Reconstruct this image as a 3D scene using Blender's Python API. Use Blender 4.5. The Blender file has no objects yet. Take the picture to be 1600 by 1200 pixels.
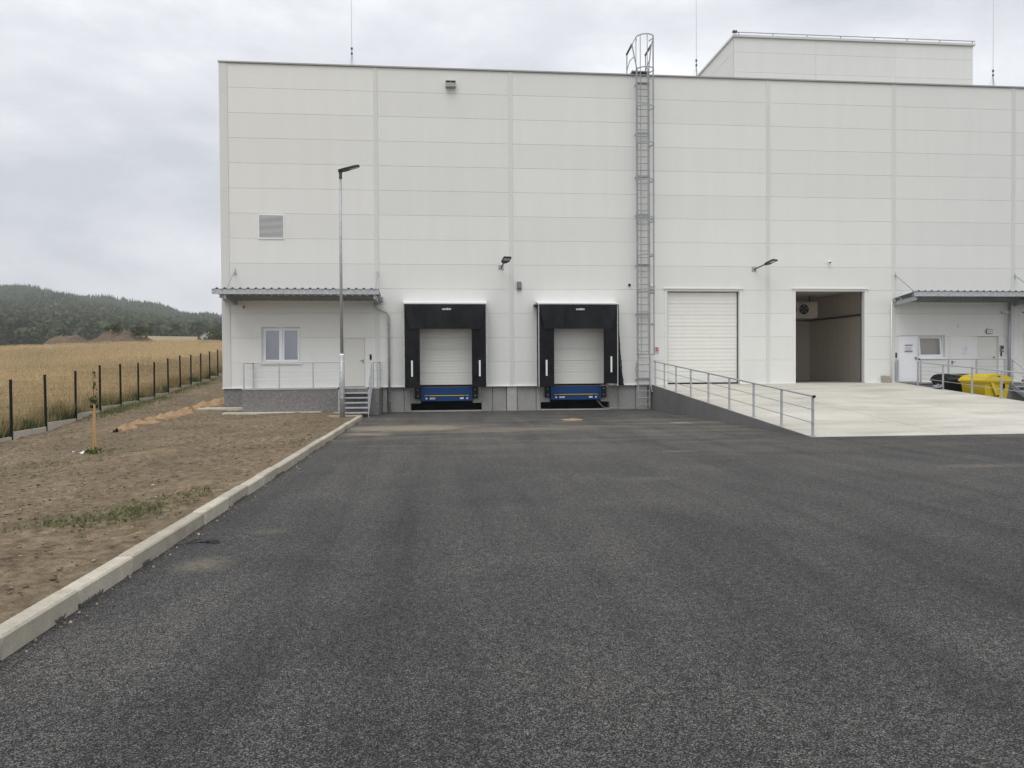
import bpy, bmesh, math, random
import numpy as np
from mathutils import Vector, Matrix

random.seed(7)
rng = np.random.default_rng(7)
S = bpy.context.scene
COL = S.collection
PI = math.pi

# ------------------------------------------------------------------ camera
F_PX, YAW, PITCH, ROLL = 1194.4, 0.0996, 0.0180, 0.0067
cam_data = bpy.data.cameras.new('camera')
cam = bpy.data.objects.new('camera', cam_data)
COL.objects.link(cam)
fwd = Vector((math.sin(YAW) * math.cos(PITCH), math.cos(YAW) * math.cos(PITCH), -math.sin(PITCH)))
rgt = Vector((math.cos(YAW), -math.sin(YAW), 0))
dwn = fwd.cross(rgt)
rgt, dwn = rgt * math.cos(ROLL) + dwn * math.sin(ROLL), -rgt * math.sin(ROLL) + dwn * math.cos(ROLL)
mw = Matrix((rgt, -dwn, -fwd)).transposed().to_4x4()
mw.translation = Vector((0, -31.657, 1.685))
cam.matrix_world = mw
cam_data.sensor_width = 36
cam_data.lens = F_PX / 1600 * 36
cam_data.clip_start = 0.1
cam_data.clip_end = 8000
S.camera = cam

# ------------------------------------------------------------------ world: overcast sky
SUN_EL, SUN_AZ = math.radians(63), math.radians(200)   # azimuth clockwise from +Y, behind the camera
world = bpy.data.worlds.new('World')
S.world = world
world.use_nodes = True
wn, wl = world.node_tree.nodes, world.node_tree.links
wn.clear()


def N(tree, kind, **kw):
    n = tree.nodes.new(kind)
    for k, v in kw.items():
        if k.startswith('i_'):
            n.inputs[k[2:].replace('_', ' ')].default_value = v
        else:
            setattr(n, k, v)
    return n


wt = world.node_tree
sky = N(wt, 'ShaderNodeTexSky', sky_type='NISHITA', sun_disc=False, sun_elevation=SUN_EL, sun_rotation=SUN_AZ)
wtc = N(wt, 'ShaderNodeTexCoord')
wmap = N(wt, 'ShaderNodeMapping')
wmap.inputs['Rotation'].default_value = (0.0, 0.35, 0.6)
wmap.inputs['Scale'].default_value = (1.0, 1.0, 2.4)
wmap.inputs['Location'].default_value = (-3.66, 3.47, 2.64)
wl.new(wtc.outputs['Generated'], wmap.inputs['Vector'])
wno = N(wt, 'ShaderNodeTexNoise', i_Scale=1.7, i_Detail=8.0, i_Roughness=0.56, i_Distortion=0.3)
wl.new(wmap.outputs[0], wno.inputs['Vector'])
wra = N(wt, 'ShaderNodeValToRGB')
cr = wra.color_ramp
cr.elements[0].position, cr.elements[0].color = 0.36, (4.85, 5.05, 5.45, 1)
cr.elements[1].position, cr.elements[1].color = 0.64, (8.75, 8.85, 9.05, 1)
e = cr.elements.new(0.5)
e.color = (6.45, 6.62, 6.98, 1)
wl.new(wno.outputs['Fac'], wra.inputs[0])
wmix = N(wt, 'ShaderNodeMix', data_type='RGBA')
wmix.inputs['Factor'].default_value = 0.96
wl.new(sky.outputs[0], wmix.inputs['A'])
wl.new(wra.outputs[0], wmix.inputs['B'])
wbg = N(wt, 'ShaderNodeBackground', i_Strength=0.116)
wl.new(wmix.outputs['Result'], wbg.inputs['Color'])
wout = N(wt, 'ShaderNodeOutputWorld')
wl.new(wbg.outputs[0], wout.inputs['Surface'])

sun_data = bpy.data.lights.new('sun', 'SUN')
sun_data.energy = 1.5
sun_data.angle = math.radians(45)
sun_data.color = (1.0, 0.975, 0.94)
sun = bpy.data.objects.new('sun', sun_data)
COL.objects.link(sun)
sd = Vector((math.sin(SUN_AZ) * math.cos(SUN_EL), math.cos(SUN_AZ) * math.cos(SUN_EL), math.sin(SUN_EL)))
sun.rotation_euler = (-sd).to_track_quat('-Z', 'Y').to_euler()
sun.location = sd * 60

S.view_settings.view_transform = 'Standard'
S.view_settings.look = 'None'
S.view_settings.gamma = 1
S.view_settings.exposure = 0.22
S.view_settings.use_curve_mapping = False
S.render.engine = 'CYCLES'
S.cycles.use_denoising = True
S.cycles.denoiser = 'OPENIMAGEDENOISE'
S.cycles.denoising_input_passes = 'RGB_ALBEDO_NORMAL'
S.cycles.max_bounces = 6
S.cycles.diffuse_bounces = 4
S.cycles.volume_bounces = 1
S.cycles.transparent_max_bounces = 12
S.cycles.caustics_reflective = False
S.cycles.caustics_refractive = False

# ------------------------------------------------------------------ materials
MATS = {}


def ramp(t, fac, stops):
    r = N(t, 'ShaderNodeValToRGB')
    el = r.color_ramp.elements
    while len(el) < len(stops):
        el.new(0.5)
    for e_, (p, c) in zip(el, stops):
        e_.position = p
        e_.color = (*c, 1) if len(c) == 3 else c
    t.links.new(fac, r.inputs[0])
    return r.outputs[0]


def mixc(t, fac, a, b, mode='MIX'):
    m = N(t, 'ShaderNodeMix', data_type='RGBA', blend_type=mode)
    for sock, v in (('Factor', fac), ('A', a), ('B', b)):
        if hasattr(v, 'links'):
            t.links.new(v, m.inputs[sock])
        elif isinstance(v, (int, float)):
            m.inputs[sock].default_value = v
        else:
            m.inputs[sock].default_value = (*v, 1)
    return m.outputs['Result']


def math_n(t, op, a, b=0.0, c=0.0, clamp=False):
    m = N(t, 'ShaderNodeMath', operation=op, use_clamp=clamp)
    for i_, v in enumerate((a, b, c)):
        if hasattr(v, 'links'):
            t.links.new(v, m.inputs[i_])
        else:
            m.inputs[i_].default_value = v
    return m.outputs[0]


def noise(t, scale, detail=4.0, rough=0.5, vec=None, dist=0.0):
    n = N(t, 'ShaderNodeTexNoise', i_Scale=scale, i_Detail=detail, i_Roughness=rough, i_Distortion=dist)
    if vec is not None:
        t.links.new(vec, n.inputs['Vector'])
    return n.outputs['Fac']


def pos(t, scale=None):
    g = N(t, 'ShaderNodeNewGeometry').outputs['Position']
    if scale is None:
        return g
    m = N(t, 'ShaderNodeMapping')
    m.inputs['Scale'].default_value = scale
    t.links.new(g, m.inputs['Vector'])
    return m.outputs[0]


def bump(t, h, strength, dist=0.01):
    b = N(t, 'ShaderNodeBump', i_Strength=strength, i_Distance=dist)
    t.links.new(h, b.inputs['Height'])
    return b.outputs[0]


def newmat(name):
    m = bpy.data.materials.new(name)
    m.use_nodes = True
    MATS[name] = m
    t = m.node_tree
    return m, t, t.nodes['Principled BSDF']


def simple(name, col, rough=0.5, metal=0.0, var=0.12, scale=3.0, bs=0.0, bscale=60.0, bdist=0.004, spec=0.5, stretch=None, fine=0.0):
    """plain material with mottling at two scales and optional bump"""
    m, t, p = newmat(name)
    v = pos(t, stretch)
    n1 = noise(t, scale, 5, 0.6, v)
    c = mixc(t, n1, [x * (1 - var * 1.6) for x in col], [min(1, x * (1 + var * 1.6)) for x in col])
    if fine:
        n2 = noise(t, scale * 40, 3, 0.7, pos(t))
        c = mixc(t, math_n(t, 'MULTIPLY', n2, 1.0), [x * (1 - fine) for x in (1, 1, 1)], [1 + fine] * 3) if False else mixc(t, 1.0, c, ramp(t, n2, [(0.3, (1 - fine,) * 3), (0.7, (1.0,) * 3)]), 'MULTIPLY')
    t.links.new(c, p.inputs['Base Color'])
    p.inputs['Roughness'].default_value = rough
    p.inputs['Metallic'].default_value = metal
    p.inputs['Specular IOR Level'].default_value = spec
    if bs:
        t.links.new(bump(t, noise(t, bscale, 4, 0.6, pos(t)), bs, bdist), p.inputs['Normal'])
    return m


def mat_cladding(name, col):
    m, t, p = newmat(name)
    oi = N(t, 'ShaderNodeObjectInfo')
    rnd = oi.outputs['Random']
    base = mixc(t, rnd, [x * 0.968 for x in col], [x * 1.02 for x in col])
    st = noise(t, 1.0, 4, 0.55, pos(t, (2.2, 1, 0.18)))
    base = mixc(t, 1.0, base, ramp(t, st, [(0.35, (0.975, 0.975, 0.972)), (0.62, (1, 1, 1))]), 'MULTIPLY')
    t.links.new(base, p.inputs['Base Color'])
    p.inputs['Roughness'].default_value = 0.42
    p.inputs['Specular IOR Level'].default_value = 0.4
    # micro-profiled sheet: shallow horizontal lines, plus gentle oil-canning
    w = N(t, 'ShaderNodeTexWave', wave_type='BANDS', bands_direction='Z', i_Scale=6.3, i_Distortion=0.0)
    t.links.new(pos(t), w.inputs['Vector'])
    big = noise(t, 0.9, 2, 0.5, pos(t, (0.5, 1, 1.3)))
    h = math_n(t, 'MULTIPLY_ADD', w.outputs['Fac'], 0.06, math_n(t, 'MULTIPLY', big, 1.4))
    t.links.new(bump(t, h, 0.16, 0.012), p.inputs['Normal'])
    return m


def mat_asphalt():
    m, t, p = newmat('asphalt')
    v = pos(t)
    # aggregate: stones of several sizes
    vo = N(t, 'ShaderNodeTexVoronoi', feature='F1', i_Scale=160.0, i_Randomness=1.0)
    t.links.new(v, vo.inputs['Vector'])
    sep = N(t, 'ShaderNodeSeparateColor')
    t.links.new(vo.outputs['Color'], sep.inputs[0])
    stone = sep.outputs[0]
    n_f = noise(t, 120, 5, 0.75, v)
    n_m = noise(t, 16.0, 5, 0.66, v)
    n_l = noise(t, 0.55, 6, 0.62, v, 0.7)
    n_xl = noise(t, 0.10, 4, 0.55, pos(t, (1.0, 0.55, 1)), 0.8)
    g = math_n(t, 'ADD', math_n(t, 'MULTIPLY', n_f, 0.82), math_n(t, 'MULTIPLY', stone, 0.36))
    g = math_n(t, 'ADD', g, math_n(t, 'MULTIPLY', n_m, 0.26))
    col = ramp(t, g, [(0.46, (0.0034, 0.0033, 0.0032)), (0.62, (0.0158, 0.0152, 0.0146)), (0.74, (0.0445, 0.0428, 0.041)), (0.86, (0.155, 0.149, 0.142)), (1.0, (0.36, 0.345, 0.328))])
    large = ramp(t, n_l, [(0.3, (0.78, 0.78, 0.80)), (0.5, (1.0, 1.0, 1.0)), (0.72, (1.25, 1.24, 1.22))])
    col = mixc(t, 1.0, col, large, 'MULTIPLY')
    xl = ramp(t, n_xl, [(0.35, (0.84, 0.85, 0.87)), (0.65, (1.18, 1.17, 1.15))])
    col = mixc(t, 1.0, col, xl, 'MULTIPLY')
    trk = noise(t, 1.0, 4, 0.6, pos(t, (1.5, 0.09, 1)), 0.25)
    col = mixc(t, 1.0, col, ramp(t, trk, [(0.32, (0.72, 0.72, 0.73)), (0.5, (1.0, 1.0, 1.0)), (0.7, (1.2, 1.19, 1.17))]), 'MULTIPLY')
    # thin dust carried off the earth: streaks near the docks and blots with shapes of their own
    sepv = N(t, 'ShaderNodeSeparateXYZ')
    t.links.new(v, sepv.inputs[0])
    X, Y = sepv.outputs[0], sepv.outputs[1]
    wob = math_n(t, 'MULTIPLY', math_n(t, 'SUBTRACT', noise(t, 1.3, 5, 0.65, v), 0.5), 1.5)
    dust = None
    for cx, cy, rx, ry, k in ((-0.9, -8.9, 2.4, 1.5, 1.2), (-1.9, -11.0, 0.9, 0.7, 0.9), (2.2, -9.9, 3.4, 0.9, 0.5), (-2.05, -24.75, 0.28, 0.30, 0.38), (-1.75, -23.4, 0.24, 0.2, 0.25),
                              (6.6, -8.4, 1.6, 0.5, 0.38), (7.6, -8.3, 0.5, 0.4, 1.3), (5.2, -9.6, 0.6, 0.3, 0.5), (0.6, -12.8, 1.2, 0.5, 0.22), (4.9, -16.4, 0.5, 0.22, 0.45),
                              (9.3, -19.5, 0.9, 0.3, 0.32), (3.2, -20.2, 0.6, 0.3, 0.22), (8.0, -11.2, 2.0, 0.5, 0.25), (2.0, -15.0, 1.6, 0.5, 0.15), (12.2, -18.0, 1.4, 0.4, 0.2)):
        dx = math_n(t, 'DIVIDE', math_n(t, 'SUBTRACT', X, cx), rx)
        dy = math_n(t, 'DIVIDE', math_n(t, 'SUBTRACT', Y, cy), ry)
        r2 = math_n(t, 'ADD', math_n(t, 'MULTIPLY', dx, dx), math_n(t, 'MULTIPLY', dy, dy))
        r2 = math_n(t, 'ADD', math_n(t, 'SQRT', r2), wob)
        f = math_n(t, 'MULTIPLY', math_n(t, 'SUBTRACT', 1.15, r2, clamp=True), k)
        dust = f if dust is None else math_n(t, 'MAXIMUM', dust, f)
    streak = noise(t, 0.8, 6, 0.62, pos(t, (0.35, 1.6, 1)), 0.3)
    sy = math_n(t, 'SUBTRACT', 1.1, math_n(t, 'MULTIPLY', math_n(t, 'ABSOLUTE', math_n(t, 'ADD', Y, 9.0)), 0.115), clamp=True)
    streak = math_n(t, 'MULTIPLY', math_n(t, 'MULTIPLY', math_n(t, 'SUBTRACT', streak, 0.47, clamp=True), 2.4), sy)
    dust = math_n(t, 'MAXIMUM', dust, streak)
    dust = math_n(t, 'MULTIPLY', dust, math_n(t, 'MULTIPLY_ADD', n_m, 3.4, -0.75, clamp=True), clamp=True)
    col = mixc(t, math_n(t, 'MINIMUM', dust, 0.8), col, (0.31, 0.265, 0.19))
    t.links.new(col, p.inputs['Base Color'])
    p.inputs['Roughness'].default_value = 0.82
    p.inputs['Specular IOR Level'].default_value = 0.35
    h = math_n(t, 'ADD', math_n(t, 'MULTIPLY', vo.outputs['Distance'], -1.3), math_n(t, 'MULTIPLY', n_f, 1.6))
    t.links.new(bump(t, h, 0.75, 0.008), p.inputs['Normal'])
    return m


def mat_concrete(name, col, streaks=(0.25, 1.6, 1), amt=0.16, rough=0.8):
    m, t, p = newmat(name)
    n1 = noise(t, 1.2, 6, 0.6, pos(t, streaks), 0.3)
    n2 = noise(t, 14, 6, 0.65, pos(t))
    n3 = noise(t, 0.35, 4, 0.5, pos(t))
    c = ramp(t, n1, [(0.25, [x * (1 - 1.5 * amt) for x in col]), (0.5, col), (0.78, [x * (1 + amt) for x in col])])
    c = mixc(t, 1.0, c, ramp(t, n2, [(0.3, (0.86, 0.86, 0.85)), (0.6, (1, 1, 1))]), 'MULTIPLY')
    c = mixc(t, 1.0, c, ramp(t, n3, [(0.35, (0.88, 0.87, 0.85)), (0.65, (1.04, 1.04, 1.04))]), 'MULTIPLY')
    t.links.new(c, p.inputs['Base Color'])
    p.inputs['Roughness'].default_value = rough
    p.inputs['Specular IOR Level'].default_value = 0.3
    t.links.new(bump(t, n2, 0.35, 0.006), p.inputs['Normal'])
    return m


def mat_kerb():
    m, t, p = newmat('kerb_concrete')
    oi = N(t, 'ShaderNodeObjectInfo').outputs['Random']
    n1 = noise(t, 5, 6, 0.65, pos(t))
    c = ramp(t, n1, [(0.3, (0.38, 0.345, 0.28)), (0.7, (0.52, 0.485, 0.405))])
    c = mixc(t, 1.0, c, ramp(t, oi, [(0.0, (0.80, 0.79, 0.77)), (1.0, (1.1, 1.1, 1.08))]), 'MULTIPLY')
    pits = noise(t, 60, 5, 0.7, pos(t))
    c = mixc(t, 1.0, c, ramp(t, pits, [(0.3, (0.6, 0.6, 0.6)), (0.48, (1, 1, 1))]), 'MULTIPLY')
    # tar splashed along the foot of the stones
    sepv = N(t, 'ShaderNodeSeparateXYZ')
    t.links.new(pos(t), sepv.inputs[0])
    edge = math_n(t, 'MULTIPLY', noise(t, 38, 5, 0.75, pos(t)), 0.10)
    low = math_n(t, 'LESS_THAN', sepv.outputs[2], math_n(t, 'SUBTRACT', edge, 0.022))
    sel = math_n(t, 'GREATER_THAN', noise(t, 1.1, 2, 0.5, pos(t)), 0.57)
    c = mixc(t, math_n(t, 'MULTIPLY', math_n(t, 'MULTIPLY', low, sel), 0.85), c, (0.03, 0.03, 0.03))
    t.links.new(c, p.inputs['Base Color'])
    p.inputs['Roughness'].default_value = 0.85
    t.links.new(bump(t, pits, 0.5, 0.004), p.inputs['Normal'])
    return m


def mat_soil():
    m, t, p = newmat('soil')
    v = pos(t)
    n1 = noise(t, 0.5, 6, 0.6, v, 0.5)
    n2 = noise(t, 7, 8, 0.72, v)
    n3 = noise(t, 60, 4, 0.7, v)
    c = ramp(t, n2, [(0.30, (0.078, 0.059, 0.038)), (0.5, (0.196, 0.153, 0.101)), (0.70, (0.325, 0.264, 0.182))])
    c = mixc(t, 1.0, c, ramp(t, n1, [(0.3, (0.74, 0.72, 0.72)), (0.7, (1.18, 1.16, 1.12))]), 'MULTIPLY')
    c = mixc(t, 1.0, c, ramp(t, n3, [(0.3, (0.6, 0.6, 0.6)), (0.55, (1, 1, 1)), (0.75, (1.35, 1.33, 1.3))]), 'MULTIPLY')
    gr = math_n(t, 'MULTIPLY', math_n(t, 'SUBTRACT', noise(t, 0.33, 5, 0.65, pos(t, (1, 0.8, 1))), 0.57, clamp=True), 3.0, clamp=True)
    c = mixc(t, gr, c, (0.125, 0.115, 0.052))
    t.links.new(c, p.inputs['Base Color'])
    p.inputs['Roughness'].default_value = 0.95
    p.inputs['Specular IOR Level'].default_value = 0.15
    h = math_n(t, 'ADD', n2, math_n(t, 'MULTIPLY', n3, 0.35))
    t.links.new(bump(t, h, 0.85, 0.03), p.inputs['Normal'])
    return m


def mat_stone(name, stops, rough=0.9):
    """colour picked per loose piece of the mesh"""
    m, t, p = newmat(name)
    g = N(t, 'ShaderNodeNewGeometry')
    c = ramp(t, g.outputs['Random Per Island'], stops)
    c = mixc(t, 1.0, c, ramp(t, noise(t, 0.25, 4, 0.6, pos(t)), [(0.3, (0.82, 0.82, 0.82)), (0.7, (1.15, 1.14, 1.12))]), 'MULTIPLY')
    t.links.new(c, p.inputs['Base Color'])
    p.inputs['Roughness'].default_value = rough
    p.inputs['Specular IOR Level'].default_value = 0.2
    return m


def mat_leaf(name, stops, trans=0.25):
    m, t, p = newmat(name)
    g = N(t, 'ShaderNodeNewGeometry')
    c = ramp(t, g.outputs['Random Per Island'], stops)
    c = mixc(t, 1.0, c, ramp(t, noise(t, 0.05, 4, 0.6, pos(t)), [(0.3, (0.75, 0.78, 0.75)), (0.7, (1.2, 1.18, 1.15))]), 'MULTIPLY')
    t.links.new(c, p.inputs['Base Color'])
    p.inputs['Roughness'].default_value = 0.75
    p.inputs['Specular IOR Level'].default_value = 0.2
    return m


def mat_galv(name, col=(0.46, 0.48, 0.50), rough=0.5):
    m, t, p = newmat(name)
    vo = N(t, 'ShaderNodeTexVoronoi', feature='F1', i_Scale=28.0)
    t.links.new(pos(t, (1, 1, 0.6)), vo.inputs['Vector'])
    sep = N(t, 'ShaderNodeSeparateColor')
    t.links.new(vo.outputs['Color'], sep.inputs[0])
    c = ramp(t, sep.outputs[0], [(0, [x * 0.82 for x in col]), (1, [x * 1.15 for x in col])])
    t.links.new(c, p.inputs['Base Color'])
    p.inputs['Metallic'].default_value = 0.3
    p.inputs['Roughness'].default_value = rough
    return m


def mat_plaster():
    """speckled coloured-stone plaster"""
    m, t, p = newmat('mosaic_plaster')
    vo = N(t, 'ShaderNodeTexVoronoi', feature='F1', i_Scale=42.0)
    t.links.new(pos(t), vo.inputs['Vector'])
    sep = N(t, 'ShaderNodeSeparateColor')
    t.links.new(vo.outputs['Color'], sep.inputs[0])
    c = ramp(t, sep.outputs[0], [(0, (0.125, 0.120, 0.119)), (0.35, (0.17, 0.164, 0.163)), (0.75, (0.21, 0.203, 0.202)), (1, (0.29, 0.28, 0.278))])
    c = mixc(t, 1.0, c, ramp(t, noise(t, 60, 4, 0.8, pos(t)), [(0.3, (0.82, 0.81, 0.80)), (0.7, (1.15, 1.14, 1.13))]), 'MULTIPLY')
    t.links.new(c, p.inputs['Base Color'])
    p.inputs['Roughness'].default_value = 0.7
    t.links.new(bump(t, vo.outputs['Distance'], 0.6, 0.006), p.inputs['Normal'])
    return m


def mat_glass(name, tint, fac):
    m, t, p = newmat(name)
    t.nodes.remove(p)
    gl = N(t, 'ShaderNodeBsdfGlossy', i_Roughness=0.03)
    gl.inputs['Color'].default_value = (0.95, 0.97, 1.0, 1)
    tr = N(t, 'ShaderNodeBsdfTransparent')
    tr.inputs['Color'].default_value = (*tint, 1)
    mx = N(t, 'ShaderNodeMixShader')
    mx.inputs[0].default_value = fac
    t.links.new(tr.outputs[0], mx.inputs[1])
    t.links.new(gl.outputs[0], mx.inputs[2])
    t.links.new(mx.outputs[0], t.nodes['Material Output'].inputs['Surface'])
    return m


mat_cladding('cladding', (0.757, 0.757, 0.727))
mat_cladding('trim', (0.675, 0.675, 0.65))
mat_cladding('door_sheet', (0.765, 0.758, 0.71))
simple('white_paint', (0.80, 0.80, 0.80), 0.35, var=0.03)
simple('pvc_white', (0.84, 0.85, 0.87), 0.3, var=0.02)
simple('cap_grey', (0.36, 0.36, 0.355), 0.45, var=0.06)
simple('joint_and_cap_shadow', (0.42, 0.42, 0.41), 0.9)  # backing behind the joints, and the shadow line painted under the parapet cap
simple('black_rubber', (0.009, 0.009, 0.0095), 0.6, var=0.3, scale=6, spec=0.25)
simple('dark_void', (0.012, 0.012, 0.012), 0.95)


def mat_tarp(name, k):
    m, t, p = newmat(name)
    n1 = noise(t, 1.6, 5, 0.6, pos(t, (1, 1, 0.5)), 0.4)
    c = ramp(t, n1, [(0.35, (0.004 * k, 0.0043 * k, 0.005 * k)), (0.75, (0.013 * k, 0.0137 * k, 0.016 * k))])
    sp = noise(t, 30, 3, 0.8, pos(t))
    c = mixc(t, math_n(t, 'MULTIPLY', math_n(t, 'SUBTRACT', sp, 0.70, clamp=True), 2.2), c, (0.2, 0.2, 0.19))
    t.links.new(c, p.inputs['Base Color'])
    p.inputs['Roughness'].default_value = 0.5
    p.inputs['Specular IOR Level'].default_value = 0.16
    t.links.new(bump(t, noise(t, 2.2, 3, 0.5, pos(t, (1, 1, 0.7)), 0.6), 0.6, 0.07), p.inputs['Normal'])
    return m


mat_tarp('black_tarpaulin', 1.0)
mat_tarp('skylit_tarpaulin', 2.2)  # lighter copy of the black tarpaulin: skylight on the head curtain put into colour
simple('blue_paint', (0.006, 0.046, 0.155), 0.45, var=0.15, scale=5, spec=0.25)
simple('yellow_paint', (0.55, 0.38, 0.03), 0.45, var=0.2, scale=8)
simple('bin_yellow', (0.62, 0.46, 0.012), 0.38, var=0.06, scale=5)
simple('bin_black', (0.008, 0.0083, 0.0095), 0.42, var=0.15, spec=0.3)
simple('lamp_black', (0.012, 0.012, 0.013), 0.45, var=0.1, spec=0.25)
simple('lamp_lens', (0.42, 0.42, 0.41), 0.25, var=0.06)
simple('box_grey', (0.20, 0.20, 0.205), 0.45, var=0.05)
simple('sign_red', (0.40, 0.02, 0.05), 0.4, var=0.08)
simple('paper', (0.72, 0.73, 0.76), 0.6, var=0.04)
simple('ink', (0.16, 0.14, 0.16), 0.7)
simple('ink_brown', (0.23, 0.14, 0.13), 0.7)
simple('steel_grey', (0.30, 0.32, 0.335), 0.45, metal=0.3, var=0.08, scale=4)
simple('rail_grey', (0.46, 0.48, 0.50), 0.45, metal=0.35, var=0.08, scale=6)
simple('dark_steel', (0.06, 0.065, 0.07), 0.5, var=0.15)
simple('post_green', (0.003, 0.011, 0.007), 0.5, var=0.1, spec=0.2)
simple('wood_stake', (0.44, 0.275, 0.115), 0.7, var=0.18, scale=3, stretch=(8, 8, 0.8))
simple('wood_grey', (0.28, 0.24, 0.20), 0.8, var=0.18, scale=3, stretch=(8, 8, 1))
simple('room_wall', (0.74, 0.675, 0.575), 0.5, var=0.05, scale=0.8)
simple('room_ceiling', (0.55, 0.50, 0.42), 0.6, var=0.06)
simple('cooler_casing', (0.46, 0.42, 0.35), 0.5, var=0.05)
simple('blind_blue', (0.10, 0.115, 0.14), 0.6, var=0.1, scale=0.9)
simple('blind_beige', (0.36, 0.30, 0.225), 0.7, var=0.06, scale=1.0)
simple('door_cream', (0.66, 0.65, 0.60), 0.4, var=0.03)
simple('sand', (0.36, 0.235, 0.125), 0.95, var=0.22, scale=6, bs=0.9, bscale=25, bdist=0.03)
simple('mound_earth', (0.14, 0.102, 0.068), 0.95, var=0.3, scale=0.7, bs=0.9, bscale=4, bdist=0.2)
simple('cloth_grey', (0.30, 0.31, 0.33), 0.9, var=0.3, scale=20)
simple('bark', (0.09, 0.07, 0.05), 0.9, var=0.25, scale=4)
simple('roof_tile', (0.22, 0.10, 0.07), 0.8)
simple('house_wall', (0.5, 0.49, 0.46), 0.8)
simple('cable', (0.35, 0.35, 0.34), 0.5)
mat_galv('galvanised', (0.40, 0.415, 0.43))
mat_galv('galvanised_light', (0.47, 0.485, 0.50), 0.55)
mat_galv('galvanised_dull', (0.34, 0.352, 0.36), 0.6)
mat_asphalt()
mat_concrete('concrete_ramp', (0.56, 0.54, 0.484), streaks=(0.35, 1.1, 1), amt=0.16)
mat_concrete('concrete_plinth', (0.34, 0.335, 0.32), streaks=(1.6, 1, 0.7), amt=0.10)
mat_concrete('concrete_column', (0.44, 0.435, 0.42), streaks=(1.6, 1, 0.7), amt=0.08)
mat_concrete('concrete_board', (0.55, 0.52, 0.45), streaks=(1, 1, 1), amt=0.14)
mat_concrete('render_grey', (0.205, 0.199, 0.200), streaks=(1.2, 1.2, 1), amt=0.08)
mat_kerb()
mat_soil()
mat_plaster()
mat_stone('pebbles', [(0.0, (0.10, 0.075, 0.05)), (0.5, (0.22, 0.17, 0.12)), (0.85, (0.36, 0.31, 0.25)), (1.0, (0.55, 0.52, 0.47))])
mat_stone('clods', [(0.0, (0.11, 0.08, 0.05)), (1.0, (0.29, 0.225, 0.148))])
mat_leaf('wheat', [(0.0, (0.30, 0.222, 0.125)), (0.5, (0.48, 0.37, 0.225)), (1.0, (0.62, 0.50, 0.325))])
mat_leaf('dry_grass', [(0.0, (0.17, 0.13, 0.05)), (0.5, (0.36, 0.27, 0.13)), (1.0, (0.54, 0.43, 0.24))])
mat_leaf('green_grass', [(0.0, (0.035, 0.055, 0.014)), (0.6, (0.075, 0.105, 0.03)), (1.0, (0.16, 0.17, 0.06))])
mat_leaf('tuft_grass', [(0.0, (0.06, 0.085, 0.022)), (0.5, (0.12, 0.15, 0.05)), (1.0, (0.26, 0.25, 0.11))])
mat_leaf('foliage', [(0.0, (0.022, 0.036, 0.014)), (0.6, (0.045, 0.068, 0.024)), (1.0, (0.085, 0.105, 0.04))])
mat_leaf('conifer', [(0.0, (0.016, 0.028, 0.015)), (0.6, (0.032, 0.048, 0.024)), (1.0, (0.055, 0.07, 0.034))])
mat_leaf('flowers', [(0.0, (0.6, 0.6, 0.58)), (1.0, (0.8, 0.8, 0.78))])
mat_glass('glass_blue', (0.75, 0.8, 0.88), 0.20)
mat_glass('glass_clear', (0.88, 0.88, 0.85), 0.10)


def mat_field():
    m, t, p = newmat('field_straw')
    n1 = noise(t, 0.06, 5, 0.6, pos(t), 0.4)
    n2 = noise(t, 3, 6, 0.75, pos(t, (1, 0.5, 1)))
    c = ramp(t, n2, [(0.3, (0.24, 0.17, 0.085)), (0.5, (0.42, 0.31, 0.165)), (0.7, (0.56, 0.43, 0.25))])
    c = mixc(t, 1.0, c, ramp(t, n1, [(0.3, (0.82, 0.8, 0.78)), (0.7, (1.12, 1.1, 1.06))]), 'MULTIPLY')
    t.links.new(c, p.inputs['Base Color'])
    p.inputs['Roughness'].default_value = 0.95
    p.inputs['Specular IOR Level'].default_value = 0.1
    t.links.new(bump(t, n2, 1.0, 0.3), p.inputs['Normal'])


mat_field()
simple('meadow', (0.10, 0.115, 0.045), 0.95, var=0.25, scale=0.03)
simple('forest_floor', (0.035, 0.045, 0.02), 0.95, var=0.3, scale=0.05)
simple('stubble', (0.26, 0.20, 0.11), 0.95, var=0.2, scale=0.08)


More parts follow.
